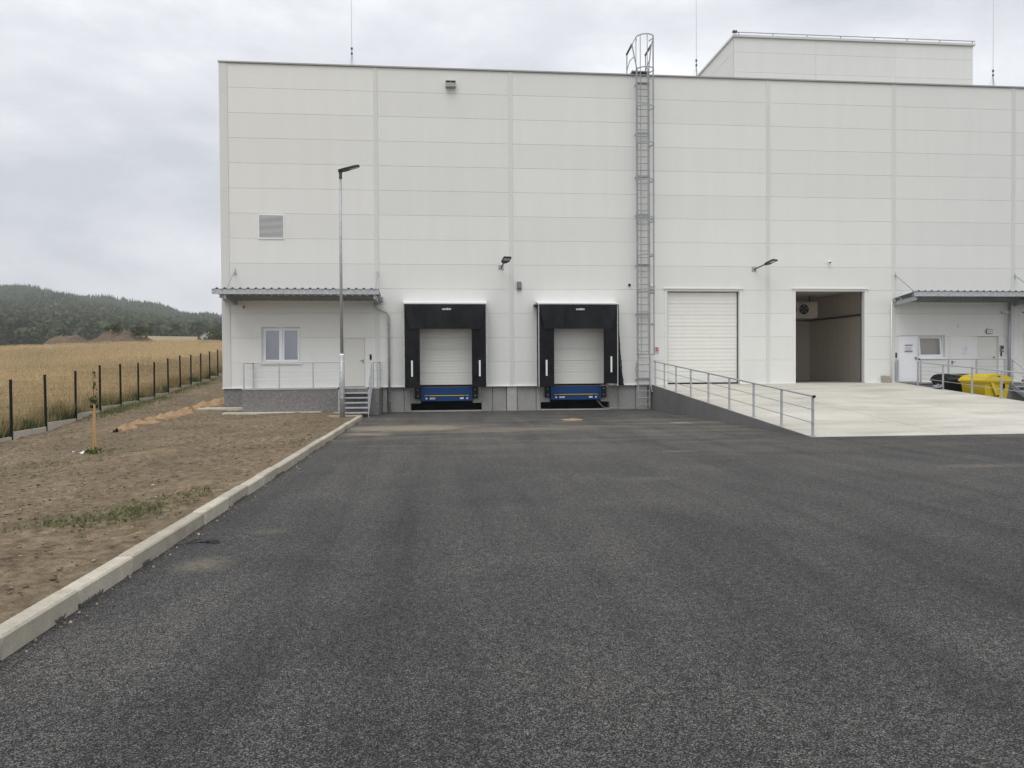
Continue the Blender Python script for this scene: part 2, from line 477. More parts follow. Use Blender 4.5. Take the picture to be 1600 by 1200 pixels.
# ------------------------------------------------------------------ mesh helpers
class MB:
    def __init__(self):
        self.v, self.f = [], []

    def add(self, vs, fs):
        o = len(self.v)
        self.v += [tuple(p) for p in vs]
        self.f += [tuple(i + o for i in q) for q in fs]
        return self

    def box(self, x0, x1, y0, y1, z0, z1, skip=''):
        vs = [(x0, y0, z0), (x1, y0, z0), (x1, y1, z0), (x0, y1, z0), (x0, y0, z1), (x1, y0, z1), (x1, y1, z1), (x0, y1, z1)]
        fs = {'b': (3, 2, 1, 0), 't': (4, 5, 6, 7), 'f': (0, 1, 5, 4), 'k': (2, 3, 7, 6), 'l': (3, 0, 4, 7), 'r': (1, 2, 6, 5)}
        return self.add(vs, [q for k, q in fs.items() if k not in skip])

    def cbox(self, x0, x1, y0, y1, z0, z1, c=0.01):
        """box with chamfered edges"""
        bm = bmesh.new()
        r = bmesh.ops.create_cube(bm, size=1)
        for vv in bm.verts:
            vv.co = Vector(((x0 + x1) / 2 + vv.co.x * (x1 - x0), (y0 + y1) / 2 + vv.co.y * (y1 - y0), (z0 + z1) / 2 + vv.co.z * (z1 - z0)))
        bmesh.ops.bevel(bm, geom=bm.edges[:], offset=c, segments=1, affect='EDGES')
        bm.verts.index_update()
        self.add([vv.co[:] for vv in bm.verts], [[vv.index for vv in fc.verts] for fc in bm.faces])
        bm.free()
        return self

    def prism(self, poly, axis, a, b):
        """extrude a 2-D polygon; axis 'x': poly=(y,z), 'y': poly=(x,z), 'z': poly=(x,y)"""
        def P(u, w, s):
            return {'x': (s, u, w), 'y': (u, s, w), 'z': (u, w, s)}[axis]
        n = len(poly)
        vs = [P(u, w, a) for u, w in poly] + [P(u, w, b) for u, w in poly]
        fs = [tuple(range(n))[::-1], tuple(range(n, 2 * n))] + [(i, (i + 1) % n, n + (i + 1) % n, n + i) for i in range(n)]
        return self.add(vs, fs)

    def tube(self, pts, r, n=8, caps=True, r2=None):
        pts = [Vector(p) for p in pts]
        rings = []
        m = len(pts)
        prev = None
        for i, p in enumerate(pts):
            d = (pts[min(i + 1, m - 1)] - pts[max(i - 1, 0)]).normalized()
            ref = Vector((0, 0, 1)) if abs(d.z) < 0.95 else Vector((0, 1, 0))
            if prev is not None:
                u = (prev - d * prev.dot(d))
                u = u.normalized() if u.length > 1e-4 else d.cross(ref).normalized()
            else:
                u = d.cross(ref).normalized()
            prev = u
            w = d.cross(u)
            rr = r if r2 is None else r + (r2 - r) * i / max(1, m - 1)
            rings.append([p + (u * math.cos(2 * PI * k / n) + w * math.sin(2 * PI * k / n)) * rr for k in range(n)])
        vs = [q for rg in rings for q in rg]
        fs = []
        for i in range(m - 1):
            for k in range(n):
                fs.append((i * n + k, i * n + (k + 1) % n, (i + 1) * n + (k + 1) % n, (i + 1) * n + k))
        if caps:
            fs.append(tuple(range(n))[::-1])
            fs.append(tuple((m - 1) * n + k for k in range(n)))
        return self.add(vs, fs)

    def sweep_grid(self, rows):
        """rows: list of equal-length point lists -> quad sheet"""
        n = len(rows[0])
        vs = [p for r_ in rows for p in r_]
        fs = [(i * n + k, i * n + k + 1, (i + 1) * n + k + 1, (i + 1) * n + k) for i in range(len(rows) - 1) for k in range(n - 1)]
        return self.add(vs, fs)

    def build(self, name, mat, parent=None, smooth=False, **props):
        v = np.array(self.v, float).reshape(-1, 3)
        off = Vector((0, 0, 0))
        if parent is None:
            lo, hi = v.min(0), v.max(0)
            off = Vector(((lo[0] + hi[0]) / 2, (lo[1] + hi[1]) / 2, lo[2]))
        else:
            p = parent
            while p.parent is not None:
                p = p.parent
            off = p.location.copy()
            if parent.parent is not None:
                pass
        v = v - np.array(off)
        me = bpy.data.meshes.new(name)
        me.from_pydata(v.tolist(), [], self.f)
        me.update()
        if smooth:
            me.polygons.foreach_set('use_smooth', [True] * len(me.polygons))
        me.materials.append(MATS[mat])
        o = bpy.data.objects.new(name, me)
        COL.objects.link(o)
        if parent is None:
            o.location = off
        else:
            o.parent = parent
        for k, val in props.items():
            o[k] = val
        return o


def np_mesh(name, v, tris, mat, parent=None, **props):
    """big triangle soups"""
    me = bpy.data.meshes.new(name)
    v = np.asarray(v, np.float32)
    tris = np.asarray(tris, np.int32)
    me.vertices.add(len(v))
    me.vertices.foreach_set('co', v.ravel())
    me.loops.add(tris.size)
    me.loops.foreach_set('vertex_index', tris.ravel())
    me.polygons.add(len(tris))
    me.polygons.foreach_set('loop_start', np.arange(0, tris.size, 3, dtype=np.int32))
    me.update(calc_edges=True)
    me.materials.append(MATS[mat])
    o = bpy.data.objects.new(name, me)
    COL.objects.link(o)
    if parent is not None:
        o.parent = parent
    for k, val in props.items():
        o[k] = val
    return o


def empty(name, loc, label=None, category=None, group=None, kind=None):
    o = bpy.data.objects.new(name, None)
    o.empty_display_size = 0.2
    COL.objects.link(o)
    o.location = loc
    for k, val in (('label', label), ('category', category), ('group', group), ('kind', kind)):
        if val:
            o[k] = val
    return o


def tag(o, label, category, group=None):
    o['label'] = label
    o['category'] = category
    if group:
        o['group'] = group
    return o


def arc(cx, cz, r, a0, a1, n):
    return [(cx + r * math.cos(a0 + (a1 - a0) * i / n), cz + r * math.sin(a0 + (a1 - a0) * i / n)) for i in range(n + 1)]


def text_part(s, size, loc, parent, mat, shear=0.0, bold=0.0, width=None):
    """flat lettering on a vertical face that looks towards -Y"""
    cu = bpy.data.curves.new('lettering', 'FONT')
    cu.body = s
    cu.size = size
    cu.shear = shear
    cu.offset = bold
    cu.align_x = 'CENTER'
    cu.align_y = 'CENTER'
    tmp = bpy.data.objects.new('lettering_tmp', cu)
    COL.objects.link(tmp)
    bpy.context.view_layer.update()
    dg = bpy.context.evaluated_depsgraph_get()
    me = bpy.data.meshes.new_from_object(tmp.evaluated_get(dg))
    bpy.data.objects.remove(tmp)
    p = parent
    while p.parent is not None:
        p = p.parent
    sx = 1.0
    if width and len(me.vertices):
        xs = [vv.co.x for vv in me.vertices]
        sx = width / (max(xs) - min(xs))
    for vv in me.vertices:
        vv.co = Vector((vv.co.x * sx + loc[0], loc[1], vv.co.y + loc[2])) - p.location
    me.materials.clear()
    me.materials.append(MATS[mat])
    o = bpy.data.objects.new('lettering', me)
    COL.objects.link(o)
    o.parent = parent
    return o


# ------------------------------------------------------------------ terrain
def smooth(t):
    t = np.clip(t, 0, 1)
    return t * t * (3 - 2 * t)


FY = np.array([-60, -30, -12, -8.3, -3.65, 0.92, 5.5, 10, 14.5, 19, 40, 95, 125, 180, 260])
FZ = np.array([-0.9, -0.75, -0.36, -0.20, 0.05, 0.30, 0.46, 0.83, 1.05, 1.40, 2.85, 6.35, 6.75, 5.6, 2.6])


def fence_x(Y):
    return -12.2 - 0.0622 * (np.asarray(Y) + 8.28)


def soil_z(X, Y):
    zf = np.interp(Y, FY, FZ)
    s = smooth((-2.75 - X) / 9.6)
    near = 0.115 + 0.12 * smooth((Y + 3.0) / 6.0) * smooth((-4.5 - X) / 4)
    return near + (zf - near) * s


def field_z(X, Y):
    d = np.clip(fence_x(Y) - X, 0, None)
    z = np.interp(Y, FY, FZ) - 0.05
    return z + 0.012 * np.clip(d, 0, 25) - 0.024 * np.clip(d - 18, 0, 120) + 0.12 * np.sin(X * 0.11 + 1) * np.sin(Y * 0.07) * np.clip(d / 12, 0, 1)


def lumps(X, Y, seed, freqs, amps):
    r = np.random.default_rng(seed)
    z = np.zeros_like(X)
    for f_, a_ in zip(freqs, amps):
        for _ in range(5):
            th = r.uniform(0, 2 * PI)
            ph = r.uniform(0, 2 * PI)
            z = z + a_ / 2.2 * np.sin((X * math.cos(th) + Y * math.sin(th)) * f_ * r.uniform(0.7, 1.4) + ph)
    return z


def height_mesh(name, xs, ys, zfun, mat, **props):
    X, Y = np.meshgrid(xs, ys)
    Z = zfun(X, Y)
    v = np.stack([X, Y, Z], -1).reshape(-1, 3)
    ny, nx = X.shape
    i = np.arange((ny - 1) * (nx - 1))
    r_, c_ = i // (nx - 1), i % (nx - 1)
    a = r_ * nx + c_
    tris = np.concatenate([np.stack([a, a + 1, a + nx + 1], -1), np.stack([a, a + nx + 1, a + nx], -1)])
    o = np_mesh(name, v, tris, mat, **props)
    o.data.polygons.foreach_set('use_smooth', [True] * len(o.data.polygons))
    return o


# ground sheet reaching the horizon, below everything else
MB().add([(-3500, -1500, -8), (2500, -1500, -8), (2500, 3500, -8), (-3500, 3500, -8)], [(0, 1, 2, 3)]).build('ground', 'meadow', kind='structure')
MB().add([(-3.2, -80, 0), (70, -80, 0), (70, 0.35, 0), (-3.2, 0.35, 0)], [(0, 1, 2, 3)]).build('asphalt_yard', 'asphalt', kind='structure')

xs = np.concatenate([np.arange(-14.6, -2.72, 0.11), [-2.70]])
ys = np.concatenate([np.arange(-34, -6, 0.11), np.arange(-6, 26, 0.22)])


def soil_full(X, Y):
    k = smooth((-2.85 - X) / 0.5)
    return soil_z(X, Y) - 0.012 + k * (lumps(X, Y, 3, [1.2, 4.0, 9.0], [0.03, 0.016, 0.010]) + rng.normal(0, 0.006, X.shape))


height_mesh('earth_verge', xs, ys, soil_full, 'soil', kind='structure')
# earth running on behind the camera and behind the building's left side
height_mesh('earth_margin', np.linspace(-14.6, -2.70, 12), np.linspace(-80, -34, 12), soil_z, 'soil', kind='structure')
height_mesh('wheat_field', np.concatenate([np.linspace(-260, -60, 26), np.linspace(-56, -12.0, 45)]), np.linspace(-60, 250, 125),
            lambda X, Y: np.where(X > fence_x(Y) + 0.1, np.interp(Y, FY, FZ) - 0.6, field_z(X, Y)), 'field_straw', kind='structure')

# ---- wooded hill
PXX = np.array([-500, -300, 0, 60, 100, 130, 180, 230, 260, 285, 300, 325, 350, 480, 700, 1100])
ELV = np.array([0.085, 0.105, 0.115, 0.113, 0.109, 0.105, 0.099, 0.092, 0.086, 0.080, 0.0785, 0.080, 0.076, 0.068, 0.055, 0.04])
AZ = YAW + np.arctan((PXX - 800) / F_PX)
ELV = ELV * F_PX / np.sqrt(F_PX ** 2 + (PXX - 800) ** 2)


def hill_z(az, d):
    e_ = np.interp(az, AZ, ELV) - 0.0105
    top = e_ * 1000 + 1.685
    t_ = np.clip((d - 330) / 670, 0, 1)
    z = 11.0 + (top - 11.0) * t_ ** 1.15
    z = np.where(d < 330, 1.0 + (d - 200) / 130 * 10.0, z)
    z = np.where(d > 1000, top - (d - 1000) * 0.12, z)
    return z + 2.2 * np.sin(az * 47 + d * 0.012) * t_ + 1.5 * np.sin(az * 90 - d * 0.02) * t_


azs = np.linspace(-0.95, 0.85, 120)
ds = np.concatenate([np.linspace(190, 1000, 40), np.linspace(1040, 1500, 8)])
A_, D_ = np.meshgrid(azs, ds)
v = np.stack([np.sin(A_) * D_, np.cos(A_) * D_ - 31.66, hill_z(A_, D_)], -1).reshape(-1, 3)
ny, nx = A_.shape
i = np.arange((ny - 1) * (nx - 1))
a = (i // (nx - 1)) * nx + i % (nx - 1)
np_mesh('hill', v, np.concatenate([np.stack([a, a + 1, a + nx + 1], -1), np.stack([a, a + nx + 1, a + nx], -1)]), 'forest_floor', kind='structure')

# ---- trees of the hill: two soups of leaf facets and spires
ICO_V = None
bm = bmesh.new()
bmesh.ops.create_icosphere(bm, subdivisions=1, radius=1)
ICO_V = np.array([v_.co[:] for v_ in bm.verts])
ICO_F = np.array([[v_.index for v_ in f_.verts] for f_ in bm.faces])
bm.free()


def leaf_soup(cent, rad, n, size, r):
    """n triangles scattered near the surface of an ellipsoid"""
    d = r.normal(size=(n, 3))
    d /= np.linalg.norm(d, axis=1, keepdims=True)
    c = cent + d * rad * r.uniform(0.72, 1.12, (n, 1))
    a1 = r.normal(size=(n, 3))
    a1 /= np.linalg.norm(a1, axis=1, keepdims=True)
    b1 = np.cross(a1, r.normal(size=(n, 3)))
    b1 /= np.linalg.norm(b1, axis=1, keepdims=True)
    s = size * r.uniform(0.6, 1.4, (n, 1))
    return np.stack([c + a1 * s, c - a1 * s * 0.5 + b1 * s, c - a1 * s * 0.5 - b1 * s], 1).reshape(-1, 3)


def forest():
    dv, dt, nv = [], [], 0
    cv, ct, nc = [], [], 0
    r = np.random.default_rng(11)
    n_try = 15000
    u = r.uniform(0, 1, n_try)
    dd = np.sqrt(330 ** 2 + u * (1010 ** 2 - 330 ** 2))
    aa = r.uniform(-0.62, -0.16, n_try)
    for k in range(n_try):
        d, az = dd[k], aa[k]
        # pale clearings low on the slope
        if 395 < d < 450 and (-0.60 < az < -0.478 or -0.44 < az < -0.395):
            continue
        x, y, z = math.sin(az) * d, math.cos(az) * d - 31.66, float(hill_z(np.array(az), np.array(d)))
        t_ = (d - 330) / 680
        p_con = min(0.9, max(0.04, (t_ - 0.42) * 2.6 + 0.25 * math.sin(az * 31)))
        if r.uniform() < p_con:
            h = r.uniform(8, 13) * r.uniform(0.8, 1.05)
            n_ = 7
            segs = 3
            for s_ in range(segs):
                zb = z + h * (0.14 + 0.26 * s_)
                rb = h * 0.19 * (1 - s_ / (segs + 0.3)) * r.uniform(0.8, 1.15)
                ang = np.arange(n_) * 2 * PI / n_ + r.uniform(0, 6)
                rr = rb * r.uniform(0.65, 1.2, n_)
                ring = np.stack([x + np.cos(ang) * rr, y + np.sin(ang) * rr, zb + r.uniform(-0.7, 0.5, n_)], -1)
                cv.append(np.vstack([ring, [[x + r.normal(0, .2), y, zb + h * 0.36]]]))
                ct.append(np.stack([nc + np.arange(n_), nc + (np.arange(n_) + 1) % n_, np.full(n_, nc + n_)], -1))
                nc += n_ + 1
        else:
            h = r.uniform(6.5, 11.5)
            w = h * r.uniform(0.36, 0.52)
            c0 = np.array([x, y, z + h * 0.5])
            ls = leaf_soup(c0, np.array([w, w, h * 0.46]) * 0.8, 42, h * 0.135, r)
            dv.append(ls)
            dt.append(np.arange(len(ls)).reshape(-1, 3) + nv)
            nv += len(ls)
    np_mesh('deciduous_wood', np.vstack(dv), np.vstack(dt), 'foliage', kind='stuff', label='mass of rounded broadleaf trees over the lower wooded hillside', category='forest')
    np_mesh('conifer_wood', np.vstack(cv), np.vstack(ct), 'conifer', kind='stuff', label='mass of pointed conifers along the ridge of the hill', category='forest')


forest()


def leafy(name, x, y, z, w, h, n, size, label, trunk=True, seed=1, cat='bush', mat='foliage', group=None):
    r = np.random.default_rng(seed)
    root = empty(name, (x, y, z), label, cat, group)
    lobes = [(np.array([0, 0, h * 0.55]), np.array([w * 0.5, w * 0.5, h * 0.42]))]
    for _ in range(5):
        lobes.append((np.array([r.uniform(-.32, .32) * w, r.uniform(-.32, .32) * w, h * r.uniform(.35, .78)]), np.array([w * .28, w * .28, h * .24])))
    pts = np.vstack([leaf_soup(c_, r_, n // 6, size, r) for c_, r_ in lobes])
    np_mesh('crown', pts, np.arange(len(pts)).reshape(-1, 3), mat, root)
    b = MB()
    b.tube([(x, y, z - 0.3), (x + 0.03 * w, y, z + h * 0.35), (x, y + .02 * w, z + h * 0.7)], 0.035 * h, 6, r2=0.012 * h)
    for k in range(3):
        th = k * 2.1
        b.tube([(x, y, z + h * 0.3), (x + math.cos(th) * w * .3, y + math.sin(th) * w * .3, z + h * 0.65)], 0.015 * h, 5, r2=0.006 * h)
    b.build('trunk', 'bark', root)
    return root


# earth mounds at the crest of the field, with shrubs, and the single round tree
def mound(cx, cy, w, l, h, seed, label):
    r = np.random.default_rng(seed)
    n, m_ = 44, 26
    U, V_ = np.meshgrid(np.linspace(-1, 1, n), np.linspace(-1, 1, m_))
    R = np.sqrt(U ** 2 + V_ ** 2)
    prof = np.clip(1 - R, 0, 1) ** 0.85
    Z = h * prof * (1 + 0.35 * np.sin(U * 5 + seed) * np.cos(V_ * 4)) + lumps(U * 6, V_ * 6, seed, [1.5, 4], [h * .09, h * .05]) * (prof > 0.01) + r.normal(0, h * 0.025, U.shape) * (prof > 0.01)
    X = cx + U * w / 2
    Y = cy + V_ * l / 2
    Z = field_z(X, Y) + 0.35 * prof + Z
    rows = [[(X[j, k], Y[j, k], Z[j, k]) for k in range(n)] for j in range(m_)]
    o = MB().sweep_grid(rows).build('earth_mound', 'mound_earth')
    return tag(o, label, 'earth mound')


mound(-63.2, 107, 8.5, 8, 2.2, 5, 'smaller bare brown earth mound, left of the two beyond the field')
mound(-55.5, 110, 13.5, 9, 2.7, 9, 'larger brown earth mound with shrubs on it beyond the field')
leafy('shrub', -57.0, 109.5, 8.75, 2.0, 1.0, 260, 0.14, 'low dark shrub on top of the larger earth mound', seed=2)
leafy('shrub', -55.2, 108.4, 8.4, 2.2, 1.9, 260, 0.15, 'dark upright shrub on the front slope of the larger mound', seed=3)
leafy('shrub', -51.6, 108.5, 7.5, 4.2, 2.2, 420, 0.17, 'wide green shrub at the right foot of the larger mound', seed=4)
leafy('shrub', -42.2, 118.5, 7.2, 3.4, 1.0, 220, 0.15, 'low green shrub at the field edge right of the mounds', seed=6)
leafy('tree', -41.9, 121, 6.6, 4.2, 3.7, 900, 0.16, 'single round dark tree at the field edge beside the warehouse', seed=5, cat='tree')
# pale strip of another field behind and a little house by the trees
MB().sweep_grid([[(math.sin(a_) * d_, math.cos(a_) * d_ - 31.66, 1.685 + d_ * e_ * 0.95) for a_ in np.linspace(-0.385, -0.29, 12)] for d_, e_ in ((215, 0.034), (240, 0.0415), (275, 0.0455), (300, 0.040))]).build('far_field', 'stubble', kind='structure')


def small_house():
    a_, d_ = -0.279, 300
    x, y, z = math.sin(a_) * d_, math.cos(a_) * d_ - 31.66, 1.685 + d_ * 0.0375
    root = empty('house', (x, y, z), 'tiny white gabled house among the trees left of the warehouse', 'house')
    MB().prism([(x - 1.5, z), (x + 1.5, z), (x + 1.5, z + 1.75), (x, z + 2.9), (x - 1.5, z + 1.75)], 'y', y - 3, y + 3).build('wall', 'house_wall', root)
    b = MB()
    for s_ in (-1, 1):
        b.prism([(x, z + 2.93), (x + s_ * 1.8, z + 1.55), (x + s_ * 1.8, z + 1.76), (x, z + 3.07)], 'y', y - 3.3, y + 3.3)
    rf = b.build('roof', 'roof_tile', root)
    MB().box(x + 0.5, x + 0.9, y - 0.2, y + 0.2, z + 2.5, z + 3.5).build('chimney', 'house_wall', rf)
    MB().box(x - 0.5, x + 0.5, y - 3.03, y - 2.98, z + 0.6, z + 1.4).build('window', 'dark_steel', root)


small_house()


# ---- blades: wheat, dry grass, weeds
def blades(name, P, h, w, lean, mat, label, cat, seed, per=3, head=False):
    """P: (n,3) tuft feet; every tuft gets a few thin leaning blades"""
    r = np.random.default_rng(seed)
    n = len(P)
    out = []
    hh = np.broadcast_to(np.asarray(h, float), (n,))
    ww = np.broadcast_to(np.asarray(w, float), (n,))
    for k in range(per):
        th = r.uniform(0, 2 * PI, n)
        le = lean * hh * r.uniform(0.2, 1.2, n)
        hk = hh * r.uniform(0.7, 1.15, n)
        base = P + np.stack([r.normal(0, 1, n) * ww * 1.5, r.normal(0, 1, n) * ww * 1.5, np.zeros(n)], -1)
        tip = base + np.stack([np.cos(th) * le, np.sin(th) * le, hk], -1)
        ph = r.uniform(0, PI, n)
        side = np.stack([np.cos(ph), np.sin(ph), np.zeros(n)], -1) * ww[:, None]
        if head:
            mid = base + (tip - base) * 0.78
            out.append(np.stack([base - side * .5, base + side * .5, mid], 1))
            out.append(np.stack([mid - side, mid + side, tip], 1))
            out.append(np.stack([mid + side, mid - side, mid - (tip - mid) * 0.6], 1))
        else:
            out.append(np.stack([base - side, base + side, tip], 1))
    v = np.concatenate(out).reshape(-1, 3)
    return np_mesh(name, v, np.arange(len(v)).reshape(-1, 3), mat, kind='stuff', label=label, category=cat)


def wheat():
    r = np.random.default_rng(21)
    pts, hs, wsz = [], [], []
    for d0, d1, dens, sc in ((22, 34, 60, 0.8), (34, 48, 40, 1.0), (48, 70, 24, 1.2), (70, 100, 14, 1.5), (100, 136, 9, 1.8)):
        area = (d1 - d0) * 0.5 * (d0 + d1) * 0.45
        n = int(area * dens)
        d = np.sqrt(r.uniform(d0 ** 2, d1 ** 2, n))
        az = r.uniform(-0.62, -0.17, n)
        X, Y = np.sin(az) * d, np.cos(az) * d - 31.66
        ok = X < fence_x(Y) - 0.9 - 0.3 * np.sin(Y * 1.7)
        X, Y = X[ok], Y[ok]
        pts.append(np.stack([X, Y, field_z(X, Y)], -1))
        hs.append(np.full(len(X), 0.42) + 0.05 * np.sin(X * 0.9 + Y * 0.5) + 0.04 * np.sin(Y * 1.9))
        wsz.append(np.full(len(X), 0.0105 * sc))
    P = np.vstack(pts)
    blades('wheat_crop', P, np.concatenate(hs), np.concatenate(wsz), 0.28, 'wheat', 'ripe golden wheat standing in the field behind the fence', 'wheat', 22, per=2, head=True)


wheat()
r_ = np.random.default_rng(31)
n_ = 9000
Yg = r_.uniform(-14, 24, n_)
Xg = fence_x(Yg) - 0.12 - np.abs(r_.normal(0, 0.55, n_))
blades('dry_verge_grass', np.stack([Xg, Yg, field_z(Xg, Yg)], -1), 0.42 + 0.22 * np.sin(Yg * 1.3) + 0.12 * np.sin(Yg * 3.1), 0.012, 0.35, 'dry_grass', 'tall dry grass between the fence and the wheat', 'grass', 32, per=3)
cl = r_.choice([-13.2, -12.0, -10.6, -9.2, -8.9, -7.0, -4.2, -3.4, 0.6, 3.8, 8.0, 13.2, 13.8, 16.5, 18.0], 2600)
Yg = cl + r_.normal(0, 0.45, 2600)
Xg = fence_x(Yg) - 0.1 - np.abs(r_.normal(0, 0.3, 2600))
blades('green_weeds', np.stack([Xg, Yg, field_z(Xg, Yg)], -1), 0.30 + 0.25 * r_.uniform(0, 1, 2600) ** 2, 0.018, 0.5, 'green_grass', 'green weeds along the wheat side of the fence', 'weeds', 33, per=3)
cl = r_.choice([-2.6, -1.5, -0.9, -0.4, 0.3, 0.8, 1.4, 3.2, 5.5, 8.5, 10.0, 13.0, 14.0, 16.5], 1500)
Yg = cl + r_.normal(0, 0.5, 1500)
Xg = fence_x(Yg) + 0.10 + np.abs(r_.normal(0, 0.38, 1500))
blades('kerbside_weeds', np.stack([Xg, Yg, soil_z(Xg, Yg)], -1), 0.05 + 0.16 * r_.uniform(0, 1, 1500) ** 2, 0.009, 0.9, 'tuft_grass', 'low green weeds on the earth at the foot of the fence', 'weeds', 34, per=3)


def patch(cx, cy, sx, sy, n, seed):
    r = np.random.default_rng(seed)
    X, Y = cx + r.normal(0, sx, n), cy + r.normal(0, sy, n)
    return np.stack([X, Y, soil_z(X, Y)], -1)[X < -2.78]


P = np.vstack([patch(-3.4, -22.6, 0.22, 0.42, 260, 1), patch(-3.9, -23.1, 0.30, 0.26, 170, 2), patch(-3.1, -21.4, 0.14, 0.45, 90, 3), patch(-3.05, -14.2, 0.12, 0.4, 50, 4), patch(-3.2, -17.9, .2, .5, 22, 5),
               patch(-7.6, -12.9, 0.16, 0.16, 60, 6), patch(-7.9, -14.9, 0.5, 0.45, 80, 7), patch(-8.6, -16.6, 0.5, 0.5, 70, 8), patch(-6.8, -13.6, 0.5, 0.4, 30, 9), patch(-3.1, -19.8, 0.1, 0.3, 22, 10), patch(-5.0, -22.5, 1.0, 1.6, 30, 12)])
blades('grass_tufts', P, 0.025 + 0.055 * rng.uniform(0, 1, len(P)) ** 2.5, 0.0045, 1.2, 'tuft_grass', 'sparse green grass tufts growing on the bare earth', 'grass', 35, per=5)
r_ = np.random.default_rng(41)
Yf, Xf = -9.3 + r_.normal(0, .25, 90), None
Xf = fence_x(Yf) - 0.3 + r_.normal(0, .15, 90)
c_ = np.stack([Xf, Yf, field_z(Xf, Yf) + 0.28 + r_.uniform(0, .12, 90)], -1)
pts = np.concatenate([leaf_soup(c, np.array([.02, .02, .01]), 3, 0.028, r_) for c in c_])
np_mesh('flower_heads', pts, np.arange(len(pts)).reshape(-1, 3), 'flowers', kind='stuff', label='cluster of small white flowers behind the fence at the left edge', category='flowers')


# ---- clods and pebbles on the earth
def stones(name, n, smin, smax, mat, seed, label, cat, region=(-11.5, -2.85, -30, 2), pw=2.5):
    r = np.random.default_rng(seed)
    X = r.uniform(region[0], region[1], n)
    Y = region[2] + (region[3] - region[2]) * r.uniform(0, 1, n) ** 1.25
    s = smin + (smax - smin) * r.uniform(0, 1, n) ** pw
    Z = soil_z(X, Y)
    th = r.uniform(0, 2 * PI, n)
    V = ICO_V[None] * r.uniform(0.55, 1.35, (n, 12, 1)) * s[:, None, None] * np.array([1.25, 0.9, 0.5])
    c, sn = np.cos(th)[:, None], np.sin(th)[:, None]
    V = np.stack([V[..., 0] * c - V[..., 1] * sn, V[..., 0] * sn + V[..., 1] * c, V[..., 2]], -1) + np.stack([X, Y, Z], -1)[:, None]
    T = ICO_F[None] + (np.arange(n) * 12)[:, None, None]
    np_mesh(name, V.reshape(-1, 3), T.reshape(-1, 3), mat, kind='stuff', label=label, category=cat)


stones('earth_clods', 15000, 0.005, 0.026, 'clods', 51, 'loose brown clods scattered over the bare earth strip', 'earth clods', pw=3)
stones('pebbles', 4000, 0.005, 0.020, 'pebbles', 52, 'pale pebbles lying on the bare earth strip', 'pebbles', pw=3)

# ------------------------------------------------------------------ warehouse
ZF, ZT = 1.05, 14.05                       # dock floor, roof edge
BAYS = [-8.36, -2.34, 3.17, 8.70, 14.25, 19.95, 25.56, 31.2, 36.8]
X0, X1, DEPTH = -8.46, 36.8, 42.0
house = empty('warehouse', (14, 0, 0), 'large off-white metal-clad warehouse with loading docks', 'warehouse')

# openings in the cladding (x0, x1, z0, z1)
OPEN = [(-6.97, -5.42, 2.04, 3.49), (-3.74, -2.84, ZF, 3.06), (-0.95, 1.80, ZF, 4.1), (4.55, 7.25, ZF, 4.1), (9.80, 12.98, ZF, 5.0), (15.48, 18.62, ZF, 5.02),
        (20.19, 21.12, ZF, 3.10), (21.12, 22.36, 2.12, 3.10), (23.88, 24.90, ZF, 3.06), (25.98, 29.0, ZF, 4.15)]


